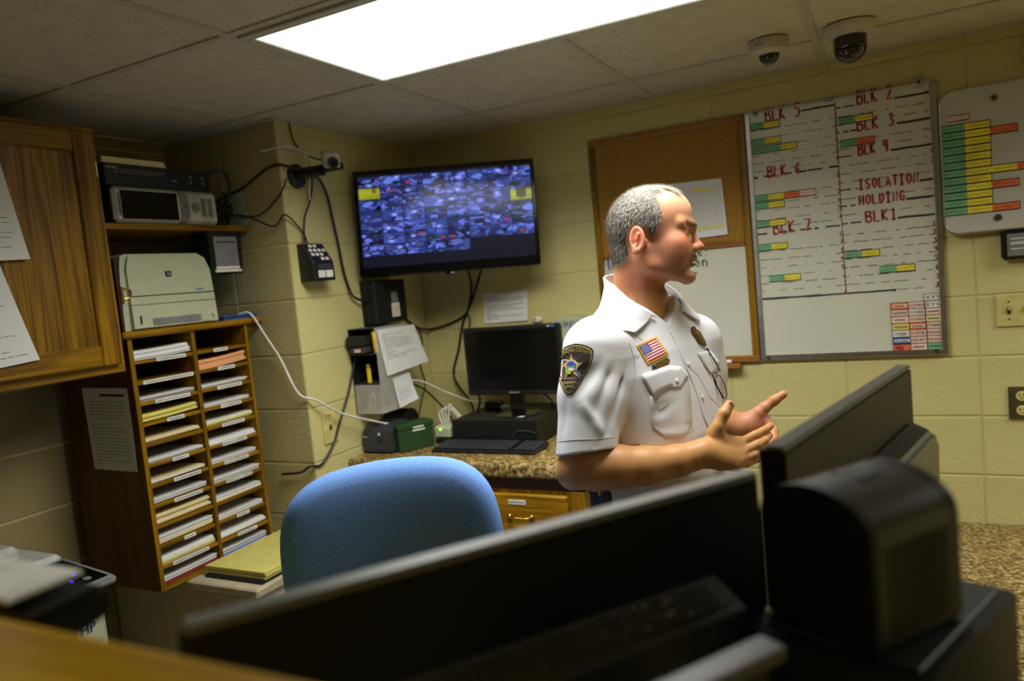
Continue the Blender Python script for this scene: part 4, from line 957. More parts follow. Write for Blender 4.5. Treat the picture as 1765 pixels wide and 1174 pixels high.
# the picture: eight columns of camera views
def screen_picture(W_, H_):
    img = np.zeros((H_, W_, 3)); r = np.random.default_rng(3)
    yy, xx = np.mgrid[0:H_, 0:W_]; ch, cw = H_/8.0, W_/8.0
    for i in range(7):
        for j in range(8):
            if i == 6 and j > 4: continue
            y0, y1, x0, x1 = int(i*ch), int((i+1)*ch), int(j*cw), int((j+1)*cw)
            h, w_ = y1-y0, x1-x0; Y, X = np.mgrid[0:h, 0:w_]; Y = Y/h; X = X/w_
            base = np.array([.022, .036, .19])*r.uniform(.5, 1.6); c = np.ones((h, w_, 3))*base
            c *= (1+.8*(X*r.uniform(-1, 1)+Y*r.uniform(-1, 1)))[..., None].clip(.3, 2)
            for k in range(16):
                col = np.array([.085, .125, .50])*r.choice([.08, .2, .5, .9, 1.5])+r.normal(0, .012, 3)
                q = r.integers(0, 3); cx, cy = r.uniform(0, 1, 2); sx, sy = r.uniform(.03, .28), r.uniform(.03, .25); th = r.uniform(-.9, .9)
                u = (X-cx)*math.cos(th)+(Y-cy)*math.sin(th); v = -(X-cx)*math.sin(th)+(Y-cy)*math.cos(th)
                m = (abs(u) < sx)*(abs(v) < sy) if q else (u/sx)**2+(v/sy)**2 < 1
                if q == 2: m = (abs(u) < sx*1.4)*(abs(v) < .05)
                c = np.where(m[..., None], col, c)
            if r.random() < .4:
                cx, cy = r.uniform(.2, .8, 2); c += np.exp(-((X-cx)**2+(Y-cy)**2)/.012)[..., None]*np.array([.35, .42, 1.1])
            if r.random() < .12:
                cx, cy = r.uniform(.2, .8, 2); c = np.where(((abs(X-cx) < .1)*(abs(Y-cy) < .12))[..., None], np.array([.3, .04, .08]), c)
            if (i, j) in ((1, 0), (2, 7)):
                c = np.ones((h, w_, 3))*np.array([.40, .42, .03])*(1-.5*abs(Y-.4)-.2*X)[..., None]
                if j == 7: c = np.where(((X > .28)*(X < .72)*(Y < .85-.6*abs(X-.5)))[..., None], np.array([.05, .05, .01]), c)
                else: c = np.where(((X > .62)*(X < .8)*(Y < .45))[..., None], np.array([.12, .12, .01]), c)
            c[0] *= .25; c[:, 0] *= .3
            img[y0:y1, x0:x1] = c
    img *= 1+r.normal(0, .10, img.shape)
    img[int(7*ch):] = np.array([.004, .005, .016])
    img[int(6*ch):int(7*ch), int(5*cw):] = np.array([.004, .005, .016])
    return img.clip(0, 3)
SW, SH = 224, 136
img = screen_picture(SW, SH)
V = [tv(.022+.956*i/SW, .055+.86*j/SH, -.0005) for j in range(SH+1) for i in range(SW+1)]
Fq = [(j*(SW+1)+i, (j+1)*(SW+1)+i, (j+1)*(SW+1)+i+1, j*(SW+1)+i+1) for j in range(SH) for i in range(SW)]
me = bpy.data.meshes.new('screen'); me.from_pydata(V, [], Fq)
ca_ = me.color_attributes.new('col', 'FLOAT_COLOR', 'CORNER')
cc_ = np.ones((SW*SH, 4, 4), np.float32); cc_[:, :, :3] = img.reshape(-1, 1, 3); ca_.data.foreach_set('color', cc_.ravel())
SCR = attr_mat('television_screen', rough=.12, emis=1.0, spec=.5)
link('screen', me, SCR, TV)

# black monitor on a flat computer
t = thing('desktop_computer', 'flat black desktop computer under the monitor on the counter', 'computer', (-1.40, 2.65, CT))
simple('case', (-1.590, 2.515, CT+.004), (-1.215, 2.86, CT+.100), BLACKM, t, .004); simple('front', (-1.592, 2.506, CT+.004), (-1.213, 2.516, CT+.101), BLACK, t, .003)
bm = B()
for x in (-1.57, -1.235):
    for y in (2.54, 2.83): cyl(bm, (x, y, CT), (x, y, CT+.006), .012, n=12)
mk('foot', bm, BLACK, t)
bm = B(); tube(bm, [(-1.32, 2.505, CT+.03), (-1.30, 2.50, CT+.055), (-1.26, 2.50, CT+.060), (-1.22, 2.505, CT+.05)], .002); mk('seam_curve', bm, DGREY, t)
MZ = CT+.1005; MX, MY = -1.335, 2.60
t = thing('back_monitor', 'black flat monitor on the back counter beside the officer', 'monitor', (MX, MY+.03, MZ))
bm = B(); lathe(bm, [(0, .012), (.06, .011), (.098, .004), (.10, 0), (0, 0)], (MX-.02, MY+.045, MZ), n=40); mk('base', bm, BLACKG, t, True, 40)
simple('neck', (MX-.055, MY+.035, MZ+.008), (MX+.012, MY+.06, MZ+.12), BLACK, t, .008)
mx0, mx1, mz0, mz1 = -1.553, -1.128, 1.283, 1.556
simple('case', (mx0, MY+.004, mz0), (mx1, MY+.035, mz1), BLACK, t, .006)
simple('bezel', (mx0, MY-.002, mz0), (mx1, MY+.006, mz1), BLACK, t, .004)
simple('screen', (mx0+.014, MY-.004, mz0+.022), (mx1-.014, MY-.0015, mz1-.014), BLACKG, t, 0)
bm = B(); text(bm, 'SAMSUNG', lambda u, v: Vector((-1.365+u*.045, MY-.0032, mz0+.007+v*.006))); mk('maker_mark', bm, LGREY, t)
bm = B()
for i in range(5): box(bm, (mx1-.10+i*.016, MY-.0032, mz0+.008), (mx1-.096+i*.016, MY-.002, mz0+.010))
mk('button_marks', bm, MGREY, t)
simple('badge', (mx1-.030, MY-.0032, mz1-.012), (mx1-.018, MY-.002, mz1-.003), BLUF, t, 0)
simple('badge', (mx1-.048, MY-.0032, mz1-.010), (mx1-.036, MY-.002, mz1-.005), LGREY, t, 0)
# keyboard
t = thing('keyboard', 'black keyboard in front of the flat computer', 'keyboard', (-1.39, 2.44, CT))
bm = B(); prism(bm, [(2.368, CT+.003), (2.500, CT+.003), (2.500, CT+.022), (2.372, CT+.013)], lambda u, v: Vector((-1.612, u, v)), lambda u, v: Vector((-1.165, u, v))); bmesh.ops.bevel(bm, geom=bm.edges[:], offset=.003, segments=1, affect='EDGES'); mk('tray', bm, BLACK, t)
KC = pm('key_cap', (44, 44, 46), .5)
for r_ in range(5):
    for c_ in range(20):
        if c_ in (15,): continue
        x = -1.604+c_*.0218; y = 2.382+r_*.022; z = CT+.0145+r_*.0016
        simple('key', (x, y, z), (x+.018, y+.018, z+.006), KC, t, .002)
# black label printer, green box, white hub
t = thing('label_printer', 'black desktop label printer at the left end of the counter', 'printer', (-1.83, 2.40, CT))
bm = B(); prism(bm, [(2.335, CT+.003), (2.47, CT+.003), (2.47, CT+.115), (2.37, CT+.115), (2.34, CT+.092)], lambda u, v: Vector((-1.912, u, v)), lambda u, v: Vector((-1.772, u, v))); bmesh.ops.bevel(bm, geom=bm.edges[:], offset=.006, segments=2, affect='EDGES'); mk('body', bm, DGREY, t, True, 35)
bm = B(); cyl(bm, (-1.905, 2.52, CT+.100), (-1.79, 2.52, CT+.100), .048, n=24); mk('roll_cover', bm, BLACK, t, True, 40)
simple('button', (-1.832, 2.332, CT+.048), (-1.815, 2.338, CT+.070), INK, t, .003); simple('button_ring', (-1.830, 2.3305, CT+.073), (-1.818, 2.3365, CT+.085), LGREY, t, .003)
simple('maker_mark', (-1.905, 2.3325, CT+.066), (-1.885, 2.3365, CT+.069), LGREY, t, 0)
simple('feed_slot', (-1.90, 2.3325, CT+.010), (-1.78, 2.3365, CT+.014), INK, t, 0)
t = thing('green_box', 'dark green metal card box next to the label printer', 'box', (-1.73, 2.44, CT))
ga = Vector((.50, .866, 0)); gb = Vector((-.866, .5, 0)); gc = Vector((-1.735, 2.435, 0)); UZ = Vector((0, 0, 1))
bm = B(); obox(bm, gc+UZ*(CT+.043), (ga, gb, UZ), (.155, .075, .084), .004); mk('body', bm, GREENB, t)
bm = B(); obox(bm, gc+UZ*(CT+.098), (ga, gb, UZ), (.160, .080, .024), .004); mk('lid', bm, GREENB, t)
for k in range(2):
    bm = B(); obox(bm, gc-gb*.0405+ga*.01+UZ*(CT+.080+k*.012), (ga, gb, UZ), (.055-.008*k, .0012, .006)); mk('label_tape', bm, TAGW, t)
t = thing('network_hub', 'small white network box with a green light', 'hub', (-1.64, 2.52, CT))
simple('shell', (-1.690, 2.515, CT+.020), (-1.608, 2.585, CT+.072), OFFW, t, .010); simple('foot', (-1.680, 2.512, CT+.001), (-1.618, 2.58, CT+.020), BLACK, t, .003)
bm = B(); cyl(bm, (-1.652, 2.5155, CT+.060), (-1.652, 2.512, CT+.060), .004, n=12); mk('light', bm, LEDG, t)
def cable(name, pts, r, mat, label, group=None):
    bm = B(); tube(bm, pts, r, 8, 8); o = mk(name, bm, mat, None, True); return tag(o, label, 'cable', group)
rc_ = random.Random(5)
for k in range(4):
    x = -1.685+k*.008; z = CT+.065
    cable('patch_cable', [(x, 2.59, CT+.05), (x-.02+.01*k, 2.60, CT+.11+k*.012), (x+.03, 2.61, CT+.135-k*.012), (x+.07+.01*k, 2.60, CT+.10-k*.015), (x+.075, 2.56, CT+.06-.008*k), (x+.05+.004*k, 2.545-.006*k, CT+.03+.006*k), (x+.06, 2.60, CT+.02+.004*k)], .0032, CABW,
          f'white patch lead looped behind the network box, {ORD[k]} loop from the left', 'white patch leads')
# cables
W2 = lambda px, py, o=.012: on(px, py, 0, SIDE+o)
W3 = lambda px, py, o=.012: on(px, py, 1, BACK-o)
cable('wall_cable', [W2(498, 212), W2(505, 240), W2(520, 262), on(540, 272, 0, -1.84), on(556, 276, 0, -1.80)], .0030, CABK, 'thin dark lead from the ceiling to the wall camera')
cable('wall_cable', [(-1.98, 2.045, 2.28), W2(487, 253, .02), W2(510, 256, .03), W2(528, 268, .05), W2(535, 290, .04), W2(533, 315, .02), W2(534, 345, .012)], .0042, CABW, 'pale lead curving around the bracket of the wall camera')
cable('wall_cable', [W2(537, 300, .05), W2(538, 318), W2(535, 345), W2(526, 372), W2(524, 395), W2(525, 418, .03)], .0032, CABK, 'dark lead dropping from the bracket to the keypad')
cable('wall_cable', [(-2.26, 1.98, 2.05), (-2.20, 2.03, 2.07), (-2.08, 2.03, 2.06), (-1.96, 2.04, 2.01), W2(490, 370, .02), W2(512, 388), W2(524, 404), W2(530, 420, .03)], .003, CABK, 'thin dark lead sagging from the shelf to the keypad')
cable('wall_cable', [W2(540, 304, .06), W2(552, 312, .03), W2(565, 340), W2(574, 380), W2(583, 420), W2(592, 465), W2(600, 492), W2(610, 512, .02), (SIDE+.04, 2.446, 1.70)], .0050, CABK, 'thick black lead from the wall camera down to the black box')
cable('wall_cable', [(-2.20, 1.95, 2.06), (-2.17, 2.0, 2.13), (-2.08, 2.03, 2.16), (-1.98, 2.045, 2.21), (-1.925, 2.06, 2.225), W2(500, 288, .03), W2(520, 292, .05)], .0052, CABK, 'thick black lead arching from the shelf to the wall camera')
cable('wall_cable', [(-2.10, 2.02, 2.055), (-2.02, 2.045, 2.06), (-1.95, 2.052, 2.10), W2(488, 325, .01), W2(494, 308, .02)], .003, CABK, 'thin dark lead rising to the wall camera from the shelf')
cable('recorder_cable', [(-2.15, 1.90, 2.18), (-2.12, 1.93, 2.215), (-2.10, 1.965, 2.222), (-2.10, 1.985, 2.20), (-2.10, 1.99, 2.16), (-2.12, 1.985, 2.10), (-2.14, 1.975, 2.045)], .0055, CABK, 'black lead arching behind the right end of the recorder')
bm = B()
for k in range(7):
    a = k*.9; tube(bm, [(-2.16+.03*math.cos(a), 1.965+.012*math.sin(a), 2.032+.004*k), (-2.13, 1.97+.01*math.cos(a), 2.05+.012*k), (-2.11+.02*math.sin(a), 1.985, 2.06+.015*k), (-2.15, 2.00, 2.035+.01*k)], .0045, 6, 4)
tag(mk('cable_bundle', bm, CABK, None, True), 'tangle of black plugs and leads on the shelf beside the silver computer', 'cable')
t = thing('clear_sleeve', 'pale green clear sleeve leaning at the shelf end', 'sleeve', (-2.12, 2.04, 2.028))
bm = B(); prism(bm, [(-2.26, 2.029), (-2.08, 2.029), (-2.09, 2.15), (-2.16, 2.165), (-2.25, 2.15)], lambda u, v: Vector((u, 2.040, v)), lambda u, v: Vector((u, 2.0425, v))); mk('sheet', bm, pm('green_clear', (190, 214, 190), .15, alpha=.35), t)
cable('power_cable', [on(617, 590, 0, SIDE+.02), W2(608, 640), W2(600, 680), W2(585, 730), W2(575, 765), W2(555, 800, .008), (-1.93, 2.045, 1.125), (-1.98, 2.048, 1.10), (-2.075, 2.05, 1.09)], .0048, CABK, 'black power lead swinging down past the ivory plate')
cable('network_cable', [(-2.13, 1.985, PZ+.016), (-2.085, 2.0, PZ+.014), (-2.04, 2.015, 1.62), (-2.0, 2.035, 1.53), (-1.94, 2.042, 1.40), on(545, 690, 0, SIDE+.03), on(590, 713, 0, SIDE+.05), on(650, 727, 0, -1.84), on(700, 736, 0, -1.74)], .0042, CABW, 'long white network lead draped from the sorter top to the green box')
cable('wall_cable', [W3(808, 468, .05), W3(812, 490), W3(811, 512), W3(806, 536), W3(797, 560), W3(791, 600), W3(783, 650), (-1.66, 2.80, 1.20), (-1.64, 2.74, 1.115)], .0055, CABK, 'thick black lead dropping from the television to the counter')
cable('wall_cable', [W3(830, 462, .05), W3(822, 490), W3(811, 524), W3(799, 545), W3(770, 560), W3(745, 567), W2(722, 566), W2(700, 550), W2(684, 536, .03)], .0052, CABK, 'black lead sagging from the television to the wall box')
cable('wall_cable', [W2(722, 566), W2(728, 590), W2(724, 625), W2(733, 660), W2(728, 685), W2(722, 715), (-1.87, 2.66, 1.108)], .003, CABK, 'thin wavy black lead down the back wall corner')
cable('wall_cable', [W3(806, 540), W3(810, 552), W3(806, 575), W3(799, 578)], .0035, CABK, 'short black loop beside the top of the back monitor')
cable('network_cable', [(-1.79, 2.55, 1.36), (-1.78, 2.62, 1.34), (-1.72, 2.70, 1.28), (-1.64, 2.76, 1.23), (-1.58, 2.82, 1.215)], .004, CABW, 'white lead from the organiser to the flat computer')
cable('wall_cable', [(-1.79, 2.54, 1.35), (-1.77, 2.62, 1.30), (-1.72, 2.68, 1.2), (-1.68, 2.70, 1.11)], .004, CABK, 'black lead from the organiser down to the counter')
cable('wall_cable', [W2(674, 500), W2(683, 520), W2(687, 550)], .003, CABW, 'thin white lead beside the black wall box')
cable('monitor_cable', [(-1.52, 2.62, 1.29), (-1.54, 2.66, 1.24), (-1.60, 2.70, 1.16), (-1.63, 2.72, 1.108)], .0045, CABK, 'black lead running from the monitor to the counter')
cable('monitor_cable', [(-1.24, 2.64, 1.285), (-1.225, 2.66, 1.26), (-1.215, 2.67, 1.24), (-1.23, 2.70, 1.205)], .004, CABK, 'short black lead at the right of the monitor stand')
t = thing('power_adapter', 'black power adapter and plugs behind the monitor stand', 'adapter', (-1.50, 2.72, MZ))
simple('brick', (-1.545, 2.70, MZ+.001), (-1.475, 2.76, MZ+.035), BLACK, t, .006); simple('white_plug', (-1.47, 2.70, MZ+.001), (-1.42, 2.74, MZ+.018), OFFW, t, .004)

# ------------------------------------------------------------------ foreground: partition, desk, monitors
t = thing('partition', 'low partition topped by a honey oak ledge in the foreground', 'partition', (0, .1, 0))
bm = B(); box(bm, (-2.45, -.10, 1.495), (2.15, .284, 1.540), .010, seg=3); mk('oak_ledge', bm, OAKC, t, True, 40)
simple('core', (-2.45, .0, 0), (2.15, .20, 1.495), WALL, t, 0)
t = thing('monitor_desk', 'standing-height desk behind the partition carrying the dark monitors', 'desk', (-.3, .62, 0))
simple('desktop', (-1.05, .29, 1.035), (.75, .98, 1.07), GRAN, t, .006)
for x in (-1.03, .70): simple('end_panel', (x, .30, 0), (x+.03, .95, 1.035), OAKZ, t, .001)
DZ = 1.07
def big_monitor(name, label, p0, p1, ztop, h, bx0, bx1, dust):
    """p0 -> p1: ends of the top edge as seen from behind (left to right)"""
    p0, p1 = Vector((*p0, 0)), Vector((*p1, 0)); W_ = (p1-p0).length; a = (p1-p0).normalized(); n = Vector((a.y, -a.x, 0))   # n: towards the viewer (rear side)
    p0, p1 = p0+n*.021, p1+n*.021
    t = thing(name, label, 'monitor', ((p0+p1)/2+Vector((0, 0, DZ))), math.atan2(a.y, a.x))
    def P(u, d, z): return p0+a*u+n*d+Vector((0, 0, z))
    def prof(poly, u0, u1, nm, mat, bev, par, seg=3):
        bm = B(); prism(bm, poly, lambda d, z: P(u0, d, z), lambda d, z: P(u1, d, z))
        bmesh.ops.recalc_face_normals(bm, faces=bm.faces)
        if bev: bmesh.ops.bevel(bm, geom=bm.edges[:], offset=bev, segments=seg, affect='EDGES')
        return mk(nm, bm, mat, par, True, 35)
    z0 = ztop-h
    sh = prof([(-.020, z0), (.004, z0), (.004, ztop), (-.020, ztop)], 0, W_, 'shell', BLACKM, .007, t)
    prof([(-.019, ztop-.006), (.0045, ztop-.006), (.0045, ztop+.001), (-.019, ztop+.001)], .003, W_-.003, 'top_rim', RIM_LIT if dust else RIM, .003, sh)
    prof([(-.024, z0+.004), (-.018, z0+.004), (-.018, ztop-.004), (-.024, ztop-.004)], .004, W_-.004, 'front_bezel', BLACKG, .001, t, 1)
    zb = ztop-.085
    bl = prof([(.002, z0+.03), (.038, z0+.05), (.044, zb-.030), (.036, zb-.016), (.002, zb)], bx0, bx1, 'rear_bulge', SATIN, .006, t)
    if dust: prof([(.004, zb-.0004), (.033, zb-.0142), (.033, zb-.0130), (.004, zb+.0009)], bx0+.008, bx1-.008, 'lit_vent_panel', VENT_LIT, 0, bl)  # overlay in a paler colour, painting light onto the sloped top
    bm = B()
    for k in range(46):
        u = bx0+.03+(bx1-bx0-.06)*k/45
        bm.faces.new([bm.verts.new(P(u+du, dd+.0016, zz+.0022)) for du, dd, zz in ((-.0016, .008, zb-.0034), (.0016, .008, zb-.0034), (.0016, .032, zb-.0142), (-.0016, .032, zb-.0142))])
    mk('vent_slots', bm, INK, bl)
    if dust:
        bm = B(); r = random.Random(2)
        for k in range(46):
            u = bx1-.17+abs(r.gauss(0, .5))*.0+r.random()*.11; q = r.random(); d = .006+q*.026; z = zb-.0026-q*.0116
            s = r.uniform(.0005, .0012)*(1.5 if u > bx1-.11 else .8); c = P(u, d+.003, z+.0040)
            bm.faces.new([bm.verts.new(c+a*(s*math.cos(i*1.26))+Vector((0, 0, s*math.sin(i*1.26)))+n*(-s*math.sin(i*1.26))) for i in range(5)])
        mk('dust_specks', bm, LGREY, bl)['kind'] = 'stuff'
        bm = B(); obox(bm, P(bx0+.55*(bx1-bx0), .043, ztop-.170), (a, n, UZ), (.115, .006, .012), .003); mk('rear_label_bar', bm, MGREY, bl)
        bm = B(); cyl(bm, P(bx0+.80*(bx1-bx0), .039, ztop-.168), P(bx0+.80*(bx1-bx0), .045, ztop-.168), .005, n=14); mk('screw', bm, STEEL, bl, True, 40)
    prof([(.010, DZ+.012), (.045, DZ+.012), (.047, z0+.12), (.02, z0+.12)], W_*.44, W_*.56, 'stand_neck', BLACK, .005, t)
    bm = B(); lathe(bm, [(0, .014), (.07, .012), (.10, .005), (.103, 0), (0, 0)], P(W_/2, .02, DZ), n=36); mk('stand_base', bm, BLACK, t, True, 40)
    return t
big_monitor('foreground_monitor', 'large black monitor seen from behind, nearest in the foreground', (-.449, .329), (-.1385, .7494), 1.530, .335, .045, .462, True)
big_monitor('foreground_monitor', 'black monitor seen from behind and edge-on, right of the nearest one', (-.129, .793), (.002, 1.360), 1.540, .385, .07, .555, False)
# black base unit and the dome-topped unit on it
s_ = Vector((.575, .818, 0)); w_ = Vector((.818, -.575, 0)); c0 = Vector((-.021, .589, 0))          # near right corner, along-axis, to the right
t = thing('base_unit', 'flat topped black equipment case in the right foreground', 'case', (.02, .70, DZ), 0)
BZ = 1.427
sb = Vector((.378, .926, 0)).normalized(); wbv = Vector((sb.y, -sb.x, 0)); cb_ = Vector((.089, .754, 0))
bm = B(); ctr = cb_-sb*.10-wbv*.076; obox(bm, ctr+UZ*((BZ+DZ)/2), (sb, wbv, UZ), (.20, .152, BZ-DZ-.001), .006, seg=2); mk('case', bm, BLACKM, t, True, 40)
bm = B(); obox(bm, ctr+UZ*(BZ+.0005), (sb, wbv, UZ), (.175, .128, .003), .001); mk('top_panel', bm, SATIN, t)
for k in range(2):
    bm = B(); obox(bm, ctr-sb*.101+UZ*(DZ+.08+k*.10), (sb, wbv, UZ), (.004, .11, .03), .001); mk('slot_cover', bm, BLACKG, t)
t = thing('dome_speaker', 'black arch-topped desktop unit on the equipment case, right foreground', 'speaker', (-.035, .665, BZ))
def arch(hw, zs, rise, zb_, n=20):
    return [(-hw, zb_), (hw, zb_), (hw, zs)]+[(hw*math.cos(a), zs+rise*math.sin(a)**.9) for a in [math.pi*i/n for i in range(1, n)]]+[(-hw, zs)]
LN = .108; HW = .054; cm = c0-w_*HW; ZS = 1.517; RISE = .036
def seg_(nm, d0, d1, hw, zs, rise, zb_, mat, par):
    bm = B(); prism(bm, arch(hw, zs, rise, zb_), lambda u, v: cm+w_*u+s_*d0+UZ*v, lambda u, v: cm+w_*u+s_*d1+UZ*v)
    bmesh.ops.recalc_face_normals(bm, faces=bm.faces)
    return mk(nm, bm, mat, par, True, 40)
b_ = seg_('body', .004, LN-.004, HW-.0006, ZS-.0005, RISE-.0005, BZ+.010, SATIN, t)
seg_('end_cap', 0, .008, HW, ZS, RISE, BZ+.006, BLACKM, t); seg_('end_cap', LN-.008, LN, HW, ZS, RISE, BZ+.006, SATIN, t)
bm = B(); obox(bm, cm+s_*(LN/2)+UZ*(BZ+.007), (s_, w_, UZ), (LN-.004, .104, .009), .002); mk('foot_plate', bm, BLACK, t)
bm = B(); obox(bm, cm+w_*(HW-.0014)+s_*(LN/2)+UZ*((BZ+ZS)/2+.004), (s_, w_, UZ), (LN-.026, .0016, .074), .0006); mk('side_panel', bm, pm('brown_side_reflection', (58, 44, 22), .35), t)  # brown reflection on the black unit's side, put into the panel colour
bm = B(); obox(bm, cm+s_*(LN*.52)+UZ*(ZS+RISE-.0018), (s_, w_, UZ), (.026, .030, .003), .001); mk('top_button', bm, BLACK, t)
# slim grey device lying beside the monitor
t = thing('grey_device', 'slim light grey device at the bottom edge beside the arch-topped unit', 'device', (-.13, .5, DZ))
dv = Vector((.55, .835, 0)).normalized(); dw = Vector((dv.y, -dv.x, 0))
cc = Vector((-.129, .489, 0))
bm = B(); obox(bm, cc-dw*.006+UZ*1.446, (dv, dw, UZ), (.16, .026, .012), .003, seg=2); mk('shell', bm, MGREY, t, True, 40)
bm = B(); obox(bm, cc-dw*.006+UZ*((1.4395+DZ)/2), (dv, dw, UZ), (.13, .02, 1.4395-DZ), .003); mk('stand', bm, DGREY, t)
# dark file holder with paper on top, lower left
t = thing('file_holder', 'slim dark file holder behind the oak ledge at the left', 'file holder', (-.68, .33, DZ))
for x in (-.90, -.78, -.66, -.583): simple('divider', (x, .300, DZ+.008), (x+.008, .362, 1.46), BLACK, t, .002)
simple('back_plate', (-.90, .294, DZ), (-.575, .300, 1.50), BLACK, t, .001)
bm = B(); prism(bm, [(.294, 1.495), (.366, 1.51), (.362, 1.535), (.300, 1.532), (.292, 1.515)], lambda u, v: Vector((-.91, u, v)), lambda u, v: Vector((-.568, u, v-.006))); bmesh.ops.bevel(bm, geom=bm.edges[:], offset=.005, segments=2, affect='EDGES'); mk('lid', bm, BLACK, t, True, 40)
simple('floor_plate', (-.90, .300, DZ), (-.575, .362, DZ+.008), BLACK, t, .001)
t = thing('paper_pile', 'white paper pile on the dark file holder behind the oak ledge', 'paper', (-.72, .33, 1.536))
for k in range(2):
    simple('sheets', (-.89, .298+k*.001, 1.5362+k*.0018), (-.592-k*.002, .358, 1.5378+k*.0018), pm('bright_paper', (244, 244, 232), .8), t, .0004)

# ------------------------------------------------------------------ blue drafting chair
CH = Vector((-1.0, 1.285, 0)); yaw = math.radians(27)
ca2 = Vector((math.cos(yaw), math.sin(yaw), 0)); cn = Vector((math.sin(yaw), -math.cos(yaw), 0))     # width axis, towards the viewer
t = thing('drafting_chair', 'blue upholstered drafting chair in front of the back counter', 'chair', CH, yaw)
p_l, p_r = at(490, 905, 1.58), at(866, 880, 1.58); BWD = (p_r-p_l).length
bc = (p_l+p_r)/2; bc.z = 0; up = Vector((0, 0, 1))
topz = at(690, 790, 1.58).z
def back_pt(u, v, d):          # u -1..1 across, v 0..1 up
    w2 = BWD/2*(.86+.14*math.sin(min(1, v*1.25)*math.pi/2+.25)); w2 *= 1 if v < .55 else 1-.04*((v-.55)/.45)**2
    return bc+ca2*(u*w2)+cn*(d+.045*(u*u)-.03*(v-.5)**2)+up*(topz-.50+.50*v)
NU, NV = 28, 28; bm = B(); sides = []
def sq(s, e=3.4):              # square -> superellipse disc
    return s
for sgn, dep in ((1, .045), (-1, -.02)):
    rows = []
    for j in range(NV+1):
        row = []
        for i in range(NU+1):
            x, y = 2*i/NU-1, 2*j/NV-1
            m = max(abs(x), abs(y)); k = (abs(x)**5+abs(y)**5)**(1/5) if m > 0 else 1
            f_ = m/k if k > 0 else 1; xx, yy = x*f_, y*f_
            edge = (1-m**4)
            row.append(bm.verts.new(back_pt(xx, (yy+1)/2-(.045 if yy > 0 else 0)*xx*xx*yy+.018*(xx)*max(yy, 0), sgn*(.006+abs(dep)*edge**.5))))
        rows.append(row)
    sides.append(rows)
for s, rows in enumerate(sides):
    for j in range(NV):
        for i in range(NU): bm.faces.new((rows[j][i], rows[j][i+1], rows[j+1][i+1], rows[j+1][i]))
A_, B_ = sides
ring = [(0, i) for i in range(NU)]+[(j, NU) for j in range(NV)]+[(NV, i) for i in range(NU, 0, -1)]+[(j, 0) for j in range(NV, 0, -1)]
for k in range(len(ring)):
    p, q = ring[k], ring[(k+1) % len(ring)]; bm.faces.new((A_[p[0]][p[1]], A_[q[0]][q[1]], B_[q[0]][q[1]], B_[p[0]][p[1]]))
mk('backrest', bm, BLUEF, t, True)
SZ = .80; sc_ = bc-cn*.22
bm = B(); obox(bm, sc_+UZ*SZ, (ca2, cn, UZ), (.48, .46, .085), .035, seg=4); mk('seat', bm, BLUEF, t, True, 60)
bm = B(); tube(bm, [bc+cn*.02+UZ*(topz-.38), bc+cn*.05+UZ*(SZ+.05), bc-cn*.02+UZ*(SZ-.06), sc_+UZ*(SZ-.06)], .02, 10); mk('back_post', bm, BLACK, t, True)
bm = B(); cyl(bm, sc_+UZ*.10, sc_+UZ*(SZ-.04), .026); mk('column', bm, STEEL, t, True, 40)
bm = B(); tube(bm, [sc_+UZ*.34+Vector((.21*math.cos(a), .21*math.sin(a), 0)) for a in [2*math.pi*i/16 for i in range(17)]], .012, 8, 2); mk('foot_ring', bm, STEEL, t, True)
for k in range(5):
    a = 2*math.pi*k/5+.3; d = Vector((math.cos(a), math.sin(a), 0))
    bm = B(); tube(bm, [sc_+UZ*.11, sc_+d*.15+UZ*.095, sc_+d*.29+UZ*.07], .02, 8); lg = mk('leg', bm, BLACK, t, True)
    bm = B(); cyl(bm, sc_+d*.29+UZ*.028+d.cross(UZ)*.02, sc_+d*.29+UZ*.028-d.cross(UZ)*.02, .027); mk('caster', bm, BLACK, lg, True, 40)
    bm = B(); tube(bm, [sc_+UZ*.34, sc_+d*.21+UZ*.34], .008, 8, 0); mk('ring_spoke', bm, STEEL, t, True)

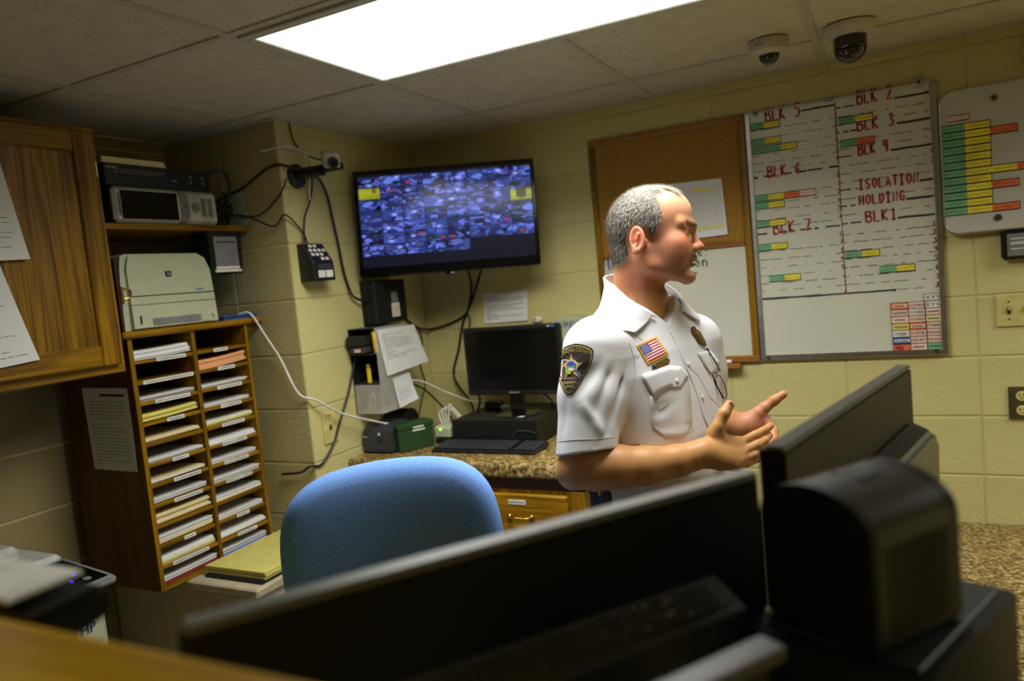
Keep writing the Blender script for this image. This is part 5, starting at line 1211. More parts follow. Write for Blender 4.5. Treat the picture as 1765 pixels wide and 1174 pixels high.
# ------------------------------------------------------------------ the officer
class Field:
    def __init__(s, lo, hi, h):
        s.lo = np.array(lo, np.float32); s.h = h; s.n = np.ceil((np.array(hi)-np.array(lo))/h).astype(int)+1
        s.D = np.full(s.n, 1.0, np.float32)
    def blk(s, lo, hi):
        a = np.maximum(0, np.floor((np.array(lo)-s.lo)/s.h).astype(int)); b = np.minimum(s.n, np.ceil((np.array(hi)-s.lo)/s.h).astype(int)+1)
        if (b <= a).any(): return None
        sl = tuple(slice(p, q) for p, q in zip(a, b))
        ax = [(s.lo[i]+s.h*np.arange(a[i], b[i])).astype(np.float32) for i in range(3)]
        return sl, ax[0][:, None, None], ax[1][None, :, None], ax[2][None, None, :]
    def add(s, fn, lo, hi, k=.01):
        m = k+.012; q = s.blk(np.array(lo)-m, np.array(hi)+m)
        if q is None: return
        sl, x, y, z = q; d = fn(x, y, z).astype(np.float32); D = s.D[sl]
        if k <= 0: s.D[sl] = np.minimum(D, d); return
        hh = np.clip(.5+.5*(D-d)/k, 0, 1); s.D[sl] = D*(1-hh)+d*hh-k*hh*(1-hh)
    def sub(s, fn, lo, hi, k=.005):
        m = k+.012; q = s.blk(np.array(lo)-m, np.array(hi)+m)
        if q is None: return
        sl, x, y, z = q; d = -fn(x, y, z).astype(np.float32); D = s.D[sl]
        if k <= 0: s.D[sl] = np.maximum(D, d); return
        hh = np.clip(.5-.5*(D-d)/k, 0, 1); s.D[sl] = D*(1-hh)+d*hh+k*hh*(1-hh)
    def cone(s, a, b, ra, rb, k=.01, sub=False):
        a, b = np.array(a, float), np.array(b, float); ba = b-a; L2 = max(ba@ba, 1e-12)
        def fn(x, y, z):
            t = np.clip(((x-a[0])*ba[0]+(y-a[1])*ba[1]+(z-a[2])*ba[2])/L2, 0, 1)
            return np.sqrt((x-a[0]-t*ba[0])**2+(y-a[1]-t*ba[1])**2+(z-a[2]-t*ba[2])**2)-(ra+(rb-ra)*t)
        r = max(ra, rb); (s.sub if sub else s.add)(fn, np.minimum(a, b)-r, np.maximum(a, b)+r, k)
    def ell(s, c, R, rad, k=.01, sub=False):
        c = np.array(c, float); R = np.array(R, float)
        def fn(x, y, z):
            X, Y, Z = x-c[0], y-c[1], z-c[2]
            q = [(X*R[i][0]+Y*R[i][1]+Z*R[i][2]) for i in range(3)]
            k0 = np.sqrt(sum((q[i]/rad[i])**2 for i in range(3))); k1 = np.sqrt(sum((q[i]/rad[i]**2)**2 for i in range(3)))
            return k0*(k0-1)/np.maximum(k1, 1e-6)
        m = max(rad); (s.sub if sub else s.add)(fn, c-m, c+m, k)
    def crease(s, a, b, depth, wd):
        a, b = np.array(a, float), np.array(b, float); ba = b-a; L2 = max(ba@ba, 1e-12); m = wd*3
        q = s.blk(np.minimum(a, b)-m, np.maximum(a, b)+m)
        if q is None: return
        sl, x, y, z = q
        t = np.clip(((x-a[0])*ba[0]+(y-a[1])*ba[1]+(z-a[2])*ba[2])/L2, 0, 1)
        d2 = (x-a[0]-t*ba[0])**2+(y-a[1]-t*ba[1])**2+(z-a[2]-t*ba[2])**2
        s.D[sl] += (depth*np.sin(np.pi*np.clip(t, .06, .94))*np.exp(-d2/(wd*wd))).astype(np.float32)
    def mesh(s):
        D = s.D; I = D < 0
        nx, ny, nz = s.n; c = np.zeros((nx-1, ny-1, nz-1), np.int8)
        for i in (0, 1):
            for j in (0, 1):
                for k in (0, 1): c += I[i:nx-1+i, j:ny-1+j, k:nz-1+k]
        act = (c > 0) & (c < 8); idx = np.argwhere(act); n = len(idx)
        vid = np.full(act.shape, -1, np.int64); vid[act] = np.arange(n)
        acc = np.zeros((n, 3)); cnt = np.zeros(n)
        cor = [(i, j, k) for i in (0, 1) for j in (0, 1) for k in (0, 1)]
        val = {o: D[idx[:, 0]+o[0], idx[:, 1]+o[1], idx[:, 2]+o[2]] for o in cor}
        for o in cor:
            for ax in range(3):
                if o[ax]: continue
                p = list(o); p[ax] = 1; p = tuple(p); a, b = val[o], val[p]; m = (a < 0) != (b < 0)
                t = np.where(m, a/np.where(m, a-b, 1), 0)
                q = np.array(o, float)[None].repeat(n, 0); q[:, ax] += t; acc[m] += q[m]; cnt[m] += 1
        V = s.lo+s.h*(idx+acc/np.maximum(cnt, 1)[:, None])
        F = []
        for ax in range(3):
            u, v = [(1, 2), (2, 0), (0, 1)][ax]
            sa = [slice(1, -1)]*3; sa[ax] = slice(0, -1); sb_ = list(sa); sb_[ax] = slice(1, None)
            A, Bq = I[tuple(sa)], I[tuple(sb_)]
            for flip, m in ((False, A & ~Bq), (True, ~A & Bq)):
                e = np.argwhere(m)
                if not len(e): continue
                base = e.copy(); o = [1, 1, 1]; o[ax] = 0; base = base+np.array(o)
                def g(du, dv):
                    q = base.copy(); q[:, u] += du; q[:, v] += dv; return vid[q[:, 0], q[:, 1], q[:, 2]]
                f = np.stack([g(-1, -1), g(0, -1), g(0, 0), g(-1, 0)], 1)
                F.append(f[:, ::-1] if flip else f)
        return V, np.concatenate(F)
def np_mesh(name, V, F, mats, parent, colors=None, smooth=True):
    me = bpy.data.meshes.new(name)
    me.vertices.add(len(V)); me.vertices.foreach_set('co', np.asarray(V, np.float32).ravel())
    k = F.shape[1]; me.loops.add(F.size); me.loops.foreach_set('vertex_index', F.astype(np.int32).ravel())
    me.polygons.add(len(F)); me.polygons.foreach_set('loop_start', np.arange(0, F.size, k, dtype=np.int32))
    me.update(calc_edges=True); me.validate()
    if colors is not None:
        a = me.color_attributes.new('col', 'FLOAT_COLOR', 'POINT'); c = np.ones((len(V), 4), np.float32); c[:, :3] = colors; a.data.foreach_set('color', c.ravel())
    return link(name, me, mats, parent, smooth)
nv = lambda v: np.array(v, float)
A3 = lambda px, py, d: nv(at(px, py, d))

OFF = thing('person', 'officer in a white short-sleeved uniform shirt, turned right and gesturing with both hands', 'person', (-.54, 1.78, 0))
phi = math.radians(-22); FW = np.array([math.cos(phi), math.sin(phi), 0]); LF = np.array([-math.sin(phi), math.cos(phi), 0]); UP = np.array([0, 0, 1.])
T0 = np.array([-.545, 1.785, 0])
# head frame
HC = A3(1120, 405, 1.80); vr = nv(ray(1120, 405)); vr /= np.linalg.norm(vr)
rp = nv(CR)-vr*(nv(CR)@vr); rp /= np.linalg.norm(rp); TW_ = math.radians(5)
HX = rp*math.cos(TW_)-vr*math.sin(TW_); HZ = nv(CU)-HX*(nv(CU)@HX); HZ /= np.linalg.norm(HZ); HY = np.cross(HZ, HX)
HR = np.array([HX, HY, HZ])
def hd(x, y, z): return HC+HX*x*.001+HY*y*.001+HZ*z*.001        # millimetres in the head frame
SH_R, SH_L = A3(1020, 602, 1.71), A3(1200, 588, 1.97)
EL_R, WR_R = A3(1003, 803, 1.67), A3(1213, 781, 1.67)
EL_L, WR_L = A3(1212, 728, 2.02), A3(1287, 734, 1.80)

body = Field((-.76, 1.44, 1.14), (-.17, 2.12, 1.97), .002)
# skull and face
body.ell(hd(-2, 0, 32), HR, (.097, .075, .083), .01)
body.ell(hd(34, 0, 44), HR, (.063, .060, .064), .02)
body.ell(hd(-38, 0, 10), HR, (.058, .066, .062), .02)
body.ell(hd(42, 0, -52), HR, (.057, .050, .058), .02)
for s in (-1, 1):
    body.cone(hd(-2, s*50, -42), hd(8, s*49, -78), .018, .016, .02)
    body.cone(hd(8, s*49, -78), hd(88, s*13, -99), .016, .015, .016)
    body.ell(hd(62, s*42, -24), HR, (.027, .023, .024), .030); body.ell(hd(58, s*35, -50), HR, (.032, .022, .032), .03)
    body.cone(hd(97, s*8, 20), hd(72, s*48, 22), .0105, .010, .014)
body.ell(hd(93, 0, -99), HR, (.019, .024, .017), .014)
body.ell(hd(84, 0, -50), HR, (.024, .030, .026), .014)
for s in (-1, 1): body.ell(hd(101, s*33, 2), HR, (.010, .013, .0075), .012, sub=True); body.ell(hd(86, s*19, -13), HR, (.014, .012, .018), .014)
body.cone(hd(100, 0, 8), hd(113, 0, -22), .0065, .0085, .010)
body.ell(hd(117.5, 0, -28), HR, (.0115, .0105, .0095), .007)
for s in (-1, 1):
    body.ell(hd(106, s*11.5, -32), HR, (.0115, .0075, .0085), .006)
    body.ell(hd(112, s*6, -38.5), HR, (.006, .0035, .003), .003, sub=True)
# lips, slightly parted
body.ell(hd(103, 0, -58.5), HR, (.0085, .020, .0055), .006); body.ell(hd(101.5, 0, -71.5), HR, (.0085, .018, .0058), .006)
body.ell(hd(108, 0, -65.2), HR, (.013, .021, .0026), .0025, sub=True)
body.ell(hd(103, 0, -83), HR, (.006, .018, .004), .008, sub=True)
# eyes and lids
EYE = {}
for s in (-1, 1):
    ec = hd(81, s*31, 3.0); EYE[s] = ec
    body.ell(ec+HZ*.0030, HR, (.0135, .0145, .0115), .004); body.ell(ec-HZ*.0035, HR, (.0130, .0145, .0105), .004)
    body.ell(ec+HX*.014-HZ*.0003, HR, (.012, .0125, .0036), .002, sub=True)
    body.cone(ec+HX*.005+HZ*.011-HY*s*.012, ec+HX*.001+HZ*.010+HY*s*.014, .0045, .004, .006)
    for q in range(3): body.crease(ec+HX*(-.010)+HY*s*.018+HZ*(-.004-.004*q), ec+HX*(-.026)+HY*s*.022+HZ*(.004-.008*q), .0010, .0022)
for q in range(3): body.crease(hd(98, -44, 46+q*10), hd(98, 44, 46+q*10), .0010, .003)
for s in (-1, 1): body.crease(hd(104, s*16, -36), hd(88, s*31, -66), .0030, .005)
# ears
for s in (-1, 1):
    eo = (HX*(-.30)+HY*s*.95); eo /= np.linalg.norm(eo); eu = HZ*math.cos(.16)-HX*math.sin(.16); eu -= eo*(eu@eo); eu /= np.linalg.norm(eu); ef = np.cross(eu, eo)*s
    ER = np.array([ef, eo, eu]); ecn = hd(-21, s*80, -22)
    body.ell(ecn, ER, (.0195, .0075, .0325), .004)
    body.ell(ecn+eo*.0065+eu*.003-ef*s*0, ER, (.0135, .0065, .0255), .003, sub=True)
    body.cone(ecn+eo*.003-eu*.012+ef*.004, ecn+eo*.003+eu*.012-ef*.004, .0042, .0034, .004)
    body.ell(ecn+eo*.006-eu*.006+ef*.007, ER, (.0065, .006, .009), .002, sub=True)
    body.ell(ecn-eu*.027+ef*.006, ER, (.0085, .0055, .0085), .006)
    body.ell(hd(-4, s*74, -26), HR, (.006, .006, .008), .005)
# neck and hidden upper body
NB = T0-FW*.004+UP*1.60
body.cone(hd(-27, 0, -55), NB, .056, .060, .022)
body.cone(hd(-42, 0, -40), NB-FW*.015, .042, .044, .02)
body.ell(hd(36, 0, -148), HR, (.012, .014, .016), .02)
for s in (-1, 1): body.cone(hd(-14, s*44, -66), NB+FW*.040+LF*s*.014-UP*.01, .014, .013, .02)
body.cone(SH_R, SH_L, .05, .05, .04); body.cone(T0+UP*1.47, T0+UP*1.22, .10, .10, .04)
# right arm
body.cone(SH_R, EL_R+UP*.005, .058, .050, .03)
FA = [(A3(1003, 803, 1.67), .050), (A3(1030, 806, 1.665), .049), (A3(1062, 805, 1.66), .0485), (A3(1112, 803, 1.66), .0425), (A3(1168, 794, 1.665), .035), (A3(1196, 786, 1.668), .0305), (A3(1214, 780, 1.67), .0285)]
for (p, r), (q, w2) in zip(FA, FA[1:]): body.cone(p, q, r, w2, .012)
body.ell(A3(985, 818, 1.668), np.eye(3), (.030, .032, .032), .02)
def hand_sdf(wr, wr_r, fingers, thumb, palm, kk=.006):
    for mcp in palm: body.cone(wr, mcp[0], wr_r*.75, mcp[1], .016)
    for ch in fingers:
        for (p, r), (q, w2) in zip(ch, ch[1:]): body.cone(p, q, r, w2, .0035)
    for (p, r), (q, w2) in zip(thumb, thumb[1:]): body.cone(p, q, r, w2, .006)
def chain(pts, rad): return [(A3(*p), r) for p, r in zip(pts, rad)]
RF = [chain([(1276, 763, 1.680), (1302, 750, 1.690), (1317, 742, 1.700), (1328, 734.5, 1.710)], [.0108, .0100, .0090, .0080]),
      chain([(1280, 779, 1.668), (1305, 767, 1.676), (1318, 759, 1.690), (1326, 751, 1.703)], [.0112, .0102, .0092, .0082]),
      chain([(1277, 793, 1.660), (1300, 784, 1.668), (1313, 776, 1.682), (1320, 768, 1.696)], [.0108, .0098, .0088, .0080]),
      chain([(1268, 804, 1.658), (1286, 799, 1.664), (1298, 793, 1.676), (1305, 787, 1.688)], [.0098, .0088, .0080, .0072])]
RT = chain([(1224, 768, 1.676), (1238, 736, 1.672), (1248, 713, 1.672), (1257, 698, 1.678)], [.0165, .0146, .0128, .0110])
hand_sdf(WR_R, .030, RF, RT, [(f[0][0], .0128) for f in RF]+[(A3(1240, 757, 1.675), .013), (A3(1240, 797, 1.664), .016)])
body.cone(A3(1228, 745, 1.676), A3(1266, 762, 1.680), .008, .009, .018)
# left arm and hand, palm turned up
body.cone(SH_L, EL_L, .055, .048, .03)
body.cone(EL_L, (EL_L*.45+WR_L*.55), .047, .041, .015); body.cone((EL_L*.45+WR_L*.55), WR_L, .041, .029, .015)
LFg = [chain([(1321, 726, 1.780), (1334, 743, 1.760), (1334, 757, 1.742), (1325, 765, 1.732)], [.0108, .0100, .0090, .0080]),
       chain([(1316, 741, 1.785), (1328, 760, 1.765), (1326, 774, 1.748), (1316, 781, 1.738)], [.0112, .0102, .0092, .0082]),
       chain([(1308, 754, 1.788), (1318, 773, 1.770), (1315, 786, 1.755), (1305, 792, 1.745)], [.0108, .0098, .0088, .0080]),
       chain([(1298, 764, 1.790), (1305, 781, 1.775), (1301, 793, 1.762), (1292, 799, 1.752)], [.0098, .0088, .0080, .0072])]
LT = chain([(1300, 718, 1.790), (1318, 703, 1.780), (1335, 690, 1.775), (1350, 680, 1.772)], [.0165, .0130, .0118, .0095])
hand_sdf(WR_L, .029, LFg, LT, [(f[0][0], .0122) for f in LFg]+[(A3(1308, 712, 1.782), .015)])
V, Fc = body.mesh()
# colours of the skin, with some cheek shade painted in
P = (V-HC)@HR.T*1000
skin = np.array(lin((206, 148, 112))); arm = np.array(lin((196, 142, 88))); red = np.array(lin((200, 108, 82))); lipc = np.array(lin((176, 98, 84))); stub = np.array(lin((150, 118, 94)))
head = np.clip((P[:, 2]+170)/60, 0, 1)*(V[:, 2] > 1.55)
C_ = arm[None]*(1-head[:, None])+skin[None]*head[:, None]
def blend(c, w2): 
    global C_
    C_ = C_*(1-w2[:, None])+c[None]*w2[:, None]
g = lambda x, y, z, sx, sy, sz: np.exp(-((P[:, 0]-x)/sx)**2-((np.abs(P[:, 1])-y)/sy)**2-((P[:, 2]-z)/sz)**2)
blend(red, .75*g(76, 46, -24, 30, 24, 24)); blend(red, .80*g(120, 0, -28, 16, 16, 14)); blend(red, .80*g(-20, 82, -22, 26, 16, 36)); blend(red, .55*g(-10, 50, -110, 70, 40, 50)); blend(red, .3*g(40, 60, -40, 40, 30, 40)); blend(np.array(lin((230, 184, 156))), .4*g(88, 0, 75, 40, 60, 30))
nz_ = rng.random(len(V)); blend(stub, np.clip(.45*(g(70, 30, -90, 46, 46, 30)+g(105, 10, -50, 12, 24, 8))*(.5+nz_), 0, .7)); blend(lipc, np.clip(.9*(g(108, 0, -60, 9, 19, 4)+g(107, 0, -71, 9, 17, 5)), 0, .9))
blend(np.array(lin((60, 30, 26))), np.clip(1.3*g(97, 0, -65.2, 9, 19, 2.6), 0, 1))
palmP = A3(1306, 722, 1.775); dp = np.linalg.norm(V-palmP, axis=1); blend(np.array(lin((222, 150, 128))), .75*np.exp(-(dp/.05)**2))
for ch in RF+LFg+[RT, LT]:
    dt = np.linalg.norm(V-ch[-1][0], axis=1); blend(np.array(lin((214, 140, 116))), .5*np.exp(-(dt/.016)**2))
blend(np.array(lin((150, 104, 76))), .55*g(28, 58, -45, 34, 30, 40)); blend(np.array(lin((150, 110, 84))), .4*g(60, 40, -85, 36, 30, 26))  # stubble, plus shade on the side of the face painted in
C_ *= (1+.05*(nz_-.5))[:, None]
SKIN = attr_mat('skin', rough=.45, bs=420, bstr=.12, sss=.08, spec=.35)
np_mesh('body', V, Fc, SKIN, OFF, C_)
# thumb nail and eyes
bm = B()
tp = Vector(RT[-1][0]); tdir = (Vector(RT[-1][0])-Vector(RT[-2][0])).normalized(); nrm_ = (-ray(1257, 698)).normalized(); nrm_ = (nrm_-tdir*nrm_.dot(tdir)).normalized(); sd_ = tdir.cross(nrm_)
sph(bm, tp+nrm_*.0062+tdir*.002, .0062, u=14, v=10, sc=(1, 1, 1)); mk('thumb_nail', bm, pm('nail', (150, 104, 96), .3), OFF, True)
EYW = pm('eye_white', (214, 206, 196), .2); EYI = pm('iris', (70, 84, 92), .2)
for s in (-1, 1):
    bm = B(); sph(bm, EYE[s]+HX*.0004, .0118, u=20, v=14); e = mk('eye', bm, EYW, OFF, True)
    bm = B(); c = EYE[s]+HX*.0110; lathe(bm, [(0, .0014), (.003, .0012), (.0052, -.0006)], c, Vector(HX), 18); mk('iris', bm, EYI, e, True)
# hair: scalp shell plus short strands, eyebrows, moustache
HP = [(1030, 300), (1181, 300), (1179, 333), (1160, 331), (1143, 334), (1135, 343), (1137, 356), (1145, 371), (1142, 388), (1136, 410), (1124, 416), (1118, 402), (1104, 395), (1091, 400), (1087, 420), (1094, 446), (1078, 461), (1050, 463), (1030, 400)]
HPm = np.array([((x-1120)/.7126, (405-y)/.7126) for x, y in HP])
def poly_sd(px, pz, poly):
    d = np.full(px.shape, 1e9); ins = np.zeros(px.shape, bool); n = len(poly)
    for i in range(n):
        a, b = poly[i], poly[(i+1) % n]; e = b-a; t = np.clip(((px-a[0])*e[0]+(pz-a[1])*e[1])/(e@e), 0, 1)
        d = np.minimum(d, np.hypot(px-a[0]-t*e[0], pz-a[1]-t*e[1]))
        c = ((a[1] > pz) != (b[1] > pz)) & (px < (b[0]-a[0])*(pz-a[1])/(b[1]-a[1]+1e-12)+a[0]); ins ^= c
    return np.where(ins, -d, d)
pd = poly_sd(P[:, 0], P[:, 2], HPm)
cen = (np.abs(P[:, 1]) < 38) & (P[:, 2] > 60)
pd2 = np.where(cen, np.minimum(pd, P[:, 0]-70), pd)
onhead = (V[:, 2] > 1.66) & (P[:, 2] > -80) & (np.abs(P[:, 1]) < 78+0*P[:, 0])
ear = (np.abs(P[:, 0]+21) < 24) & (np.abs(P[:, 2]+22) < 36) & (np.abs(P[:, 1]) > 74)
mask = onhead & (pd2 < 0) & ~ear
# vertex normals of the body
fn_ = np.cross(V[Fc[:, 2]]-V[Fc[:, 0]], V[Fc[:, 3]]-V[Fc[:, 1]]); vn = np.zeros_like(V)
for k in range(4): np.add.at(vn, Fc[:, k], fn_)
vn /= np.linalg.norm(vn, axis=1)[:, None]+1e-12
def hair_col(p):
    t = np.clip((p[:, 2]*.9+p[:, 0]*.45-4)/75, 0, 1)[:, None]
    return np.array(lin((58, 52, 46)))[None]*(1-t)+np.array(lin((170, 165, 154)))[None]*t
# shell
mask2 = mask & (pd2 < -5)
fm = mask2[Fc].all(1); used = np.unique(Fc[fm]); mp = np.full(len(V), -1); mp[used] = np.arange(len(used))
th = np.clip((-pd2[used]-5)/18, .03, 1)*.0026
SV = V[used]+vn[used]*th[:, None]; SF = mp[Fc[fm]]
SC = hair_col(P[used])*(.55+.5*rng.random(len(used)))[:, None]
HAIRM = attr_mat('grey_hair', rough=.6, bs=700, bstr=.5, spec=.3)
hair = np_mesh('hair', SV, SF, HAIRM, OFF, SC)
def strands(name, idx, n, ln, wd, dirfn, colfn, parent, base_off=.003):
    ch = rng.choice(idx, n); p = V[ch]+rng.normal(0, .0010, (n, 3)); nn = vn[ch]; d = dirfn(P[ch], nn)+rng.normal(0, .22, (n, 3)); d /= np.linalg.norm(d, axis=1)[:, None]
    l = (ln*(.6+.8*rng.random(n)))[:, None]; root = p+nn*base_off
    sd = np.cross(d, nn); sd /= np.linalg.norm(sd, axis=1)[:, None]+1e-9; w2 = wd*(.6+.8*rng.random(n))[:, None]
    mid = root+d*l*.55+nn*l*.22; tip = root+d*l+nn*l*.15
    VV = np.stack([root-sd*w2, root+sd*w2, mid+sd*w2*.7, mid-sd*w2*.7, tip+sd*w2*.12, tip-sd*w2*.12], 1).reshape(-1, 3)
    b = np.arange(n)[:, None]*6; FF = np.concatenate([b+np.array([0, 1, 2, 3]), b+np.array([3, 2, 4, 5])])
    cc2 = colfn(P[ch])*(.65+.6*rng.random(n))[:, None]; cc2 = np.repeat(cc2, 6, 0).clip(0, 1)
    o = np_mesh(name, VV, FF, HAIRM, parent, cc2, False); o['kind'] = 'stuff'; return o
def hdir(p, n):
    back = np.clip(-p[:, 0]/60, 0, 1)[:, None]; top = np.clip((p[:, 2]-70)/40, 0, 1)[:, None]
    d = HX[None]*(.5*top+.05)-HZ[None]*(1-top)-HX[None]*.35*(1-top)*(1-back)-HZ[None]*.2
    d = d-n*(d*n).sum(1)[:, None]; d /= np.linalg.norm(d, axis=1)[:, None]+1e-9
    return d+n*(.22-.19*np.clip((p[:, 0]-30)/30, 0, 1))[:, None]
def hair_mix(p):
    t = np.clip((p[:, 2]*.9+p[:, 0]*.45+8)/95, 0, 1); w2 = (rng.random(len(p)) < .12+.75*t+.4*(p[:, 0] > 40))[:, None]
    return np.where(w2, np.array(lin((172, 167, 156)))[None], np.array(lin((88, 80, 70)))[None])
dens = np.where(mask & (rng.random(len(V)) < np.clip(-pd2/10, .15, 1)))[0]
strands('hair_strands', dens, 20000, .0085, .00036, hdir, hair_mix, hair, .0015)
for s in (-1, 1):
    q = np.where((np.abs(P[:, 1]*s-27) < 19) & (np.abs(P[:, 2]-21-.10*(P[:, 1]*s-10)) < 4.5) & (P[:, 0] > 68))[0]
    if len(q): strands('eyebrow', q, 700, .0055, .0003, lambda p, n: HY[None]*s*.9+HZ[None]*.05+n*.25-HX[None]*.4, lambda p: np.array(lin((150, 120, 94)))[None].repeat(len(p), 0), OFF, .0003)
q = np.where((np.abs(P[:, 1]) < 27) & (P[:, 2] < -43) & (P[:, 2] > -58+.0*P[:, 1]) & (P[:, 0] > 82))[0]
strands('moustache', q, 800, .0065, .0003, lambda p, n: -HZ[None]*.8+HY[None]*np.sign(p[:, 1])[:, None]*.4+n*.35, lambda p: np.array(lin((168, 142, 112)))[None].repeat(len(p), 0), OFF, .0003)

# shirt
sh = Field((-.80, 1.44, 1.09), (-.22, 2.16, 1.75), .003)
TB = [(1.06, .180, .128, .010), (1.14, .186, .136, .014), (1.24, .190, .142, .018), (1.34, .188, .138, .016), (1.42, .192, .130, .010), (1.49, .196, .120, .004), (1.54, .190, .108, .0), (1.58, .165, .095, -.004), (1.615, .128, .083, -.006), (1.65, .095, .074, -.004), (1.70, .075, .070, 0)]
tz, ta, tb_, tc = [np.array(c) for c in zip(*TB)]
def torso(x, y, z):
    zz = np.clip(z, 1.06, 1.70)
    a, b, c = np.interp(zz, tz, ta), np.interp(zz, tz, tb_), np.interp(zz, tz, tc)
    X, Y = x-T0[0], y-T0[1]; f = X*FW[0]+Y*FW[1]-c; l = X*LF[0]+Y*LF[1]
    e = 2.35; q = ((np.abs(l)/a)**e+(np.abs(f)/b)**e)**(1/e)
    return (q-1)*np.minimum(a, b)*.9
sh.add(torso, (-.80, 1.44, 1.06), (-.22, 2.16, 1.72), 0)
HEM_R = A3(1012, 768, 1.675); HEM_L = SH_L*.28+EL_L*.72
for sp, hm, r0, r1 in ((SH_R, HEM_R, .066, .069), (SH_L, HEM_L, .064, .068)):
    sg = -1 if sp is SH_R else 1
    sh.cone(T0+LF*sg*.040-FW*.004+UP*1.640, sp*.75+T0*.25+UP*(.014+.25*sp[2]), .030, .058, .038)
    ax = (hm-sp)/np.linalg.norm(hm-sp)
    sh.cone(sp, sp*.5+hm*.5, r0, .069, .05); sh.cone(sp*.5+hm*.5, hm+ax*.06, .069, r1, .02)
# soft folds
for a, b, d, w2 in (((1072, 610, 1.70), (1052, 745, 1.62), .011, .010), ((1056, 600, 1.68), (1024, 725, 1.61), .010, .012), ((1040, 610, 1.66), (985, 700, 1.61), .007, .014), ((1068, 650, 1.70), (1030, 770, 1.61), .008, .008), ((1000, 690, 1.62), (1045, 755, 1.61), -.006, .012),
                    ((975, 660, 1.64), (968, 760, 1.64), .004, .010), ((1082, 735, 1.72), (1170, 690, 1.69), .008, .010), ((1085, 760, 1.72), (1180, 725, 1.69), .004, .012), ((1095, 620, 1.70), (1082, 700, 1.71), .009, .010), ((1170, 800, 1.69), (1235, 745, 1.70), .004, .010), ((1190, 640, 1.70), (1205, 800, 1.69), .003, .012), ((1110, 790, 1.70), (1200, 780, 1.68), .004, .012), ((1010, 560, 1.66), (1062, 520, 1.70), .003, .012)):
    sh.crease(A3(*a), A3(*b), d, w2)
# neck opening
sh.sub(lambda x, y, z: 1.662-z+0*x+0*y, T0+np.array([-.12, -.12, 1.662]), T0+np.array([.12, .12, 1.75]), .002)
sh.cone(hd(-27, 0, -60), NB+UP*.055, .060, .0655, .004, sub=True)
vb = T0+FW*.10+UP*1.597; 
def vee(x, y, z):
    X, Y = x-T0[0], y-T0[1]; l = X*LF[0]+Y*LF[1]; f = X*FW[0]+Y*FW[1]
    return np.maximum(np.maximum(np.abs(l+.008)-(z-1.597)*1.15, 1.597-z)*.65, .03-f)
sh.sub(vee, T0+FW*.1+UP*1.66-.09, T0+FW*.1+UP*1.66+.09, .004)
# sleeve openings and hems
for sp, hm, r0, el in ((SH_R, HEM_R, .062, EL_R), (SH_L, HEM_L, .060, EL_L)):
    ax = (hm-sp)/np.linalg.norm(hm-sp)
    if sp is SH_R: nrm2 = ax*.90+nv(CR)*.20-nv(CU)*.10; nrm2 /= np.linalg.norm(nrm2); hp = A3(1012, 779, 1.675)
    else: nrm2 = ax; hp = hm
    def cut(x, y, z, n=nrm2, h=hp): return -((x-h[0])*n[0]+(y-h[1])*n[1]+(z-h[2])*n[2])
    sh.sub(cut, hp+ax*.05-.085, hp+ax*.05+.085, .002)
    sh.cone(hp-ax*.05, hp+ax*.05, r0-.002, r0+.003, .003, sub=True)
SVv, SFf = sh.mesh()
SHIRT = pm('white_uniform_cloth', (226, 227, 230), .8, var=.012, vs=6, bs=900, bstr=.12, spec=.25, bdist=.0006)
SEAM = pm('white_stitching', (178, 178, 180), .85)
shirt = np_mesh('shirt', SVv, SFf, SHIRT, OFF)
# collar: folded leaf around the neck
co = Field((-.68, 1.60, 1.54), (-.40, 1.92, 1.76), .0018)
co.add(torso, (-.68, 1.60, 1.5), (-.40, 1.92, 1.76), 0)
for sg, sp in ((-1, SH_R), (1, SH_L)): co.cone(T0+LF*sg*.040-FW*.004+UP*1.640, sp*.75+T0*.25+UP*(.014+.25*sp[2]), .030, .058, .038)
co.cone(hd(-27, 0, -60), NB, .0560, .0600, .02)
PSI = np.array([0, 14, 26, 38, 58, 75, 95, 120, 150, 180.]); ZH = np.array([1.592, 1.597, 1.612, 1.630, 1.658, 1.682, 1.704, 1.718, 1.726, 1.728]); ZL = np.array([1.60, 1.605, 1.616, 1.622, 1.590, 1.610, 1.638, 1.655, 1.664, 1.666])
sl, x, y, z = co.blk(co.lo, co.lo+co.h*co.n)
X, Y = x-NB[0], y-NB[1]; ps = np.degrees(np.abs(np.arctan2(X*LF[0]+Y*LF[1]+0*z, X*FW[0]+Y*FW[1]+0*z)))
zh = np.interp(ps, PSI, ZH); zl = np.interp(ps, PSI, ZL); lift = .0062+.0030*np.clip((z-zl)/.06, 0, 1)
shell = np.abs(co.D-lift)-.0024
reg = np.maximum(np.maximum(z-zh, zl-z)*.8, (14-ps)*.0012)
co.D = np.maximum(shell, reg).astype(np.float32)
CV, CF_ = co.mesh(); np_mesh('collar', CV, CF_, SHIRT, shirt)
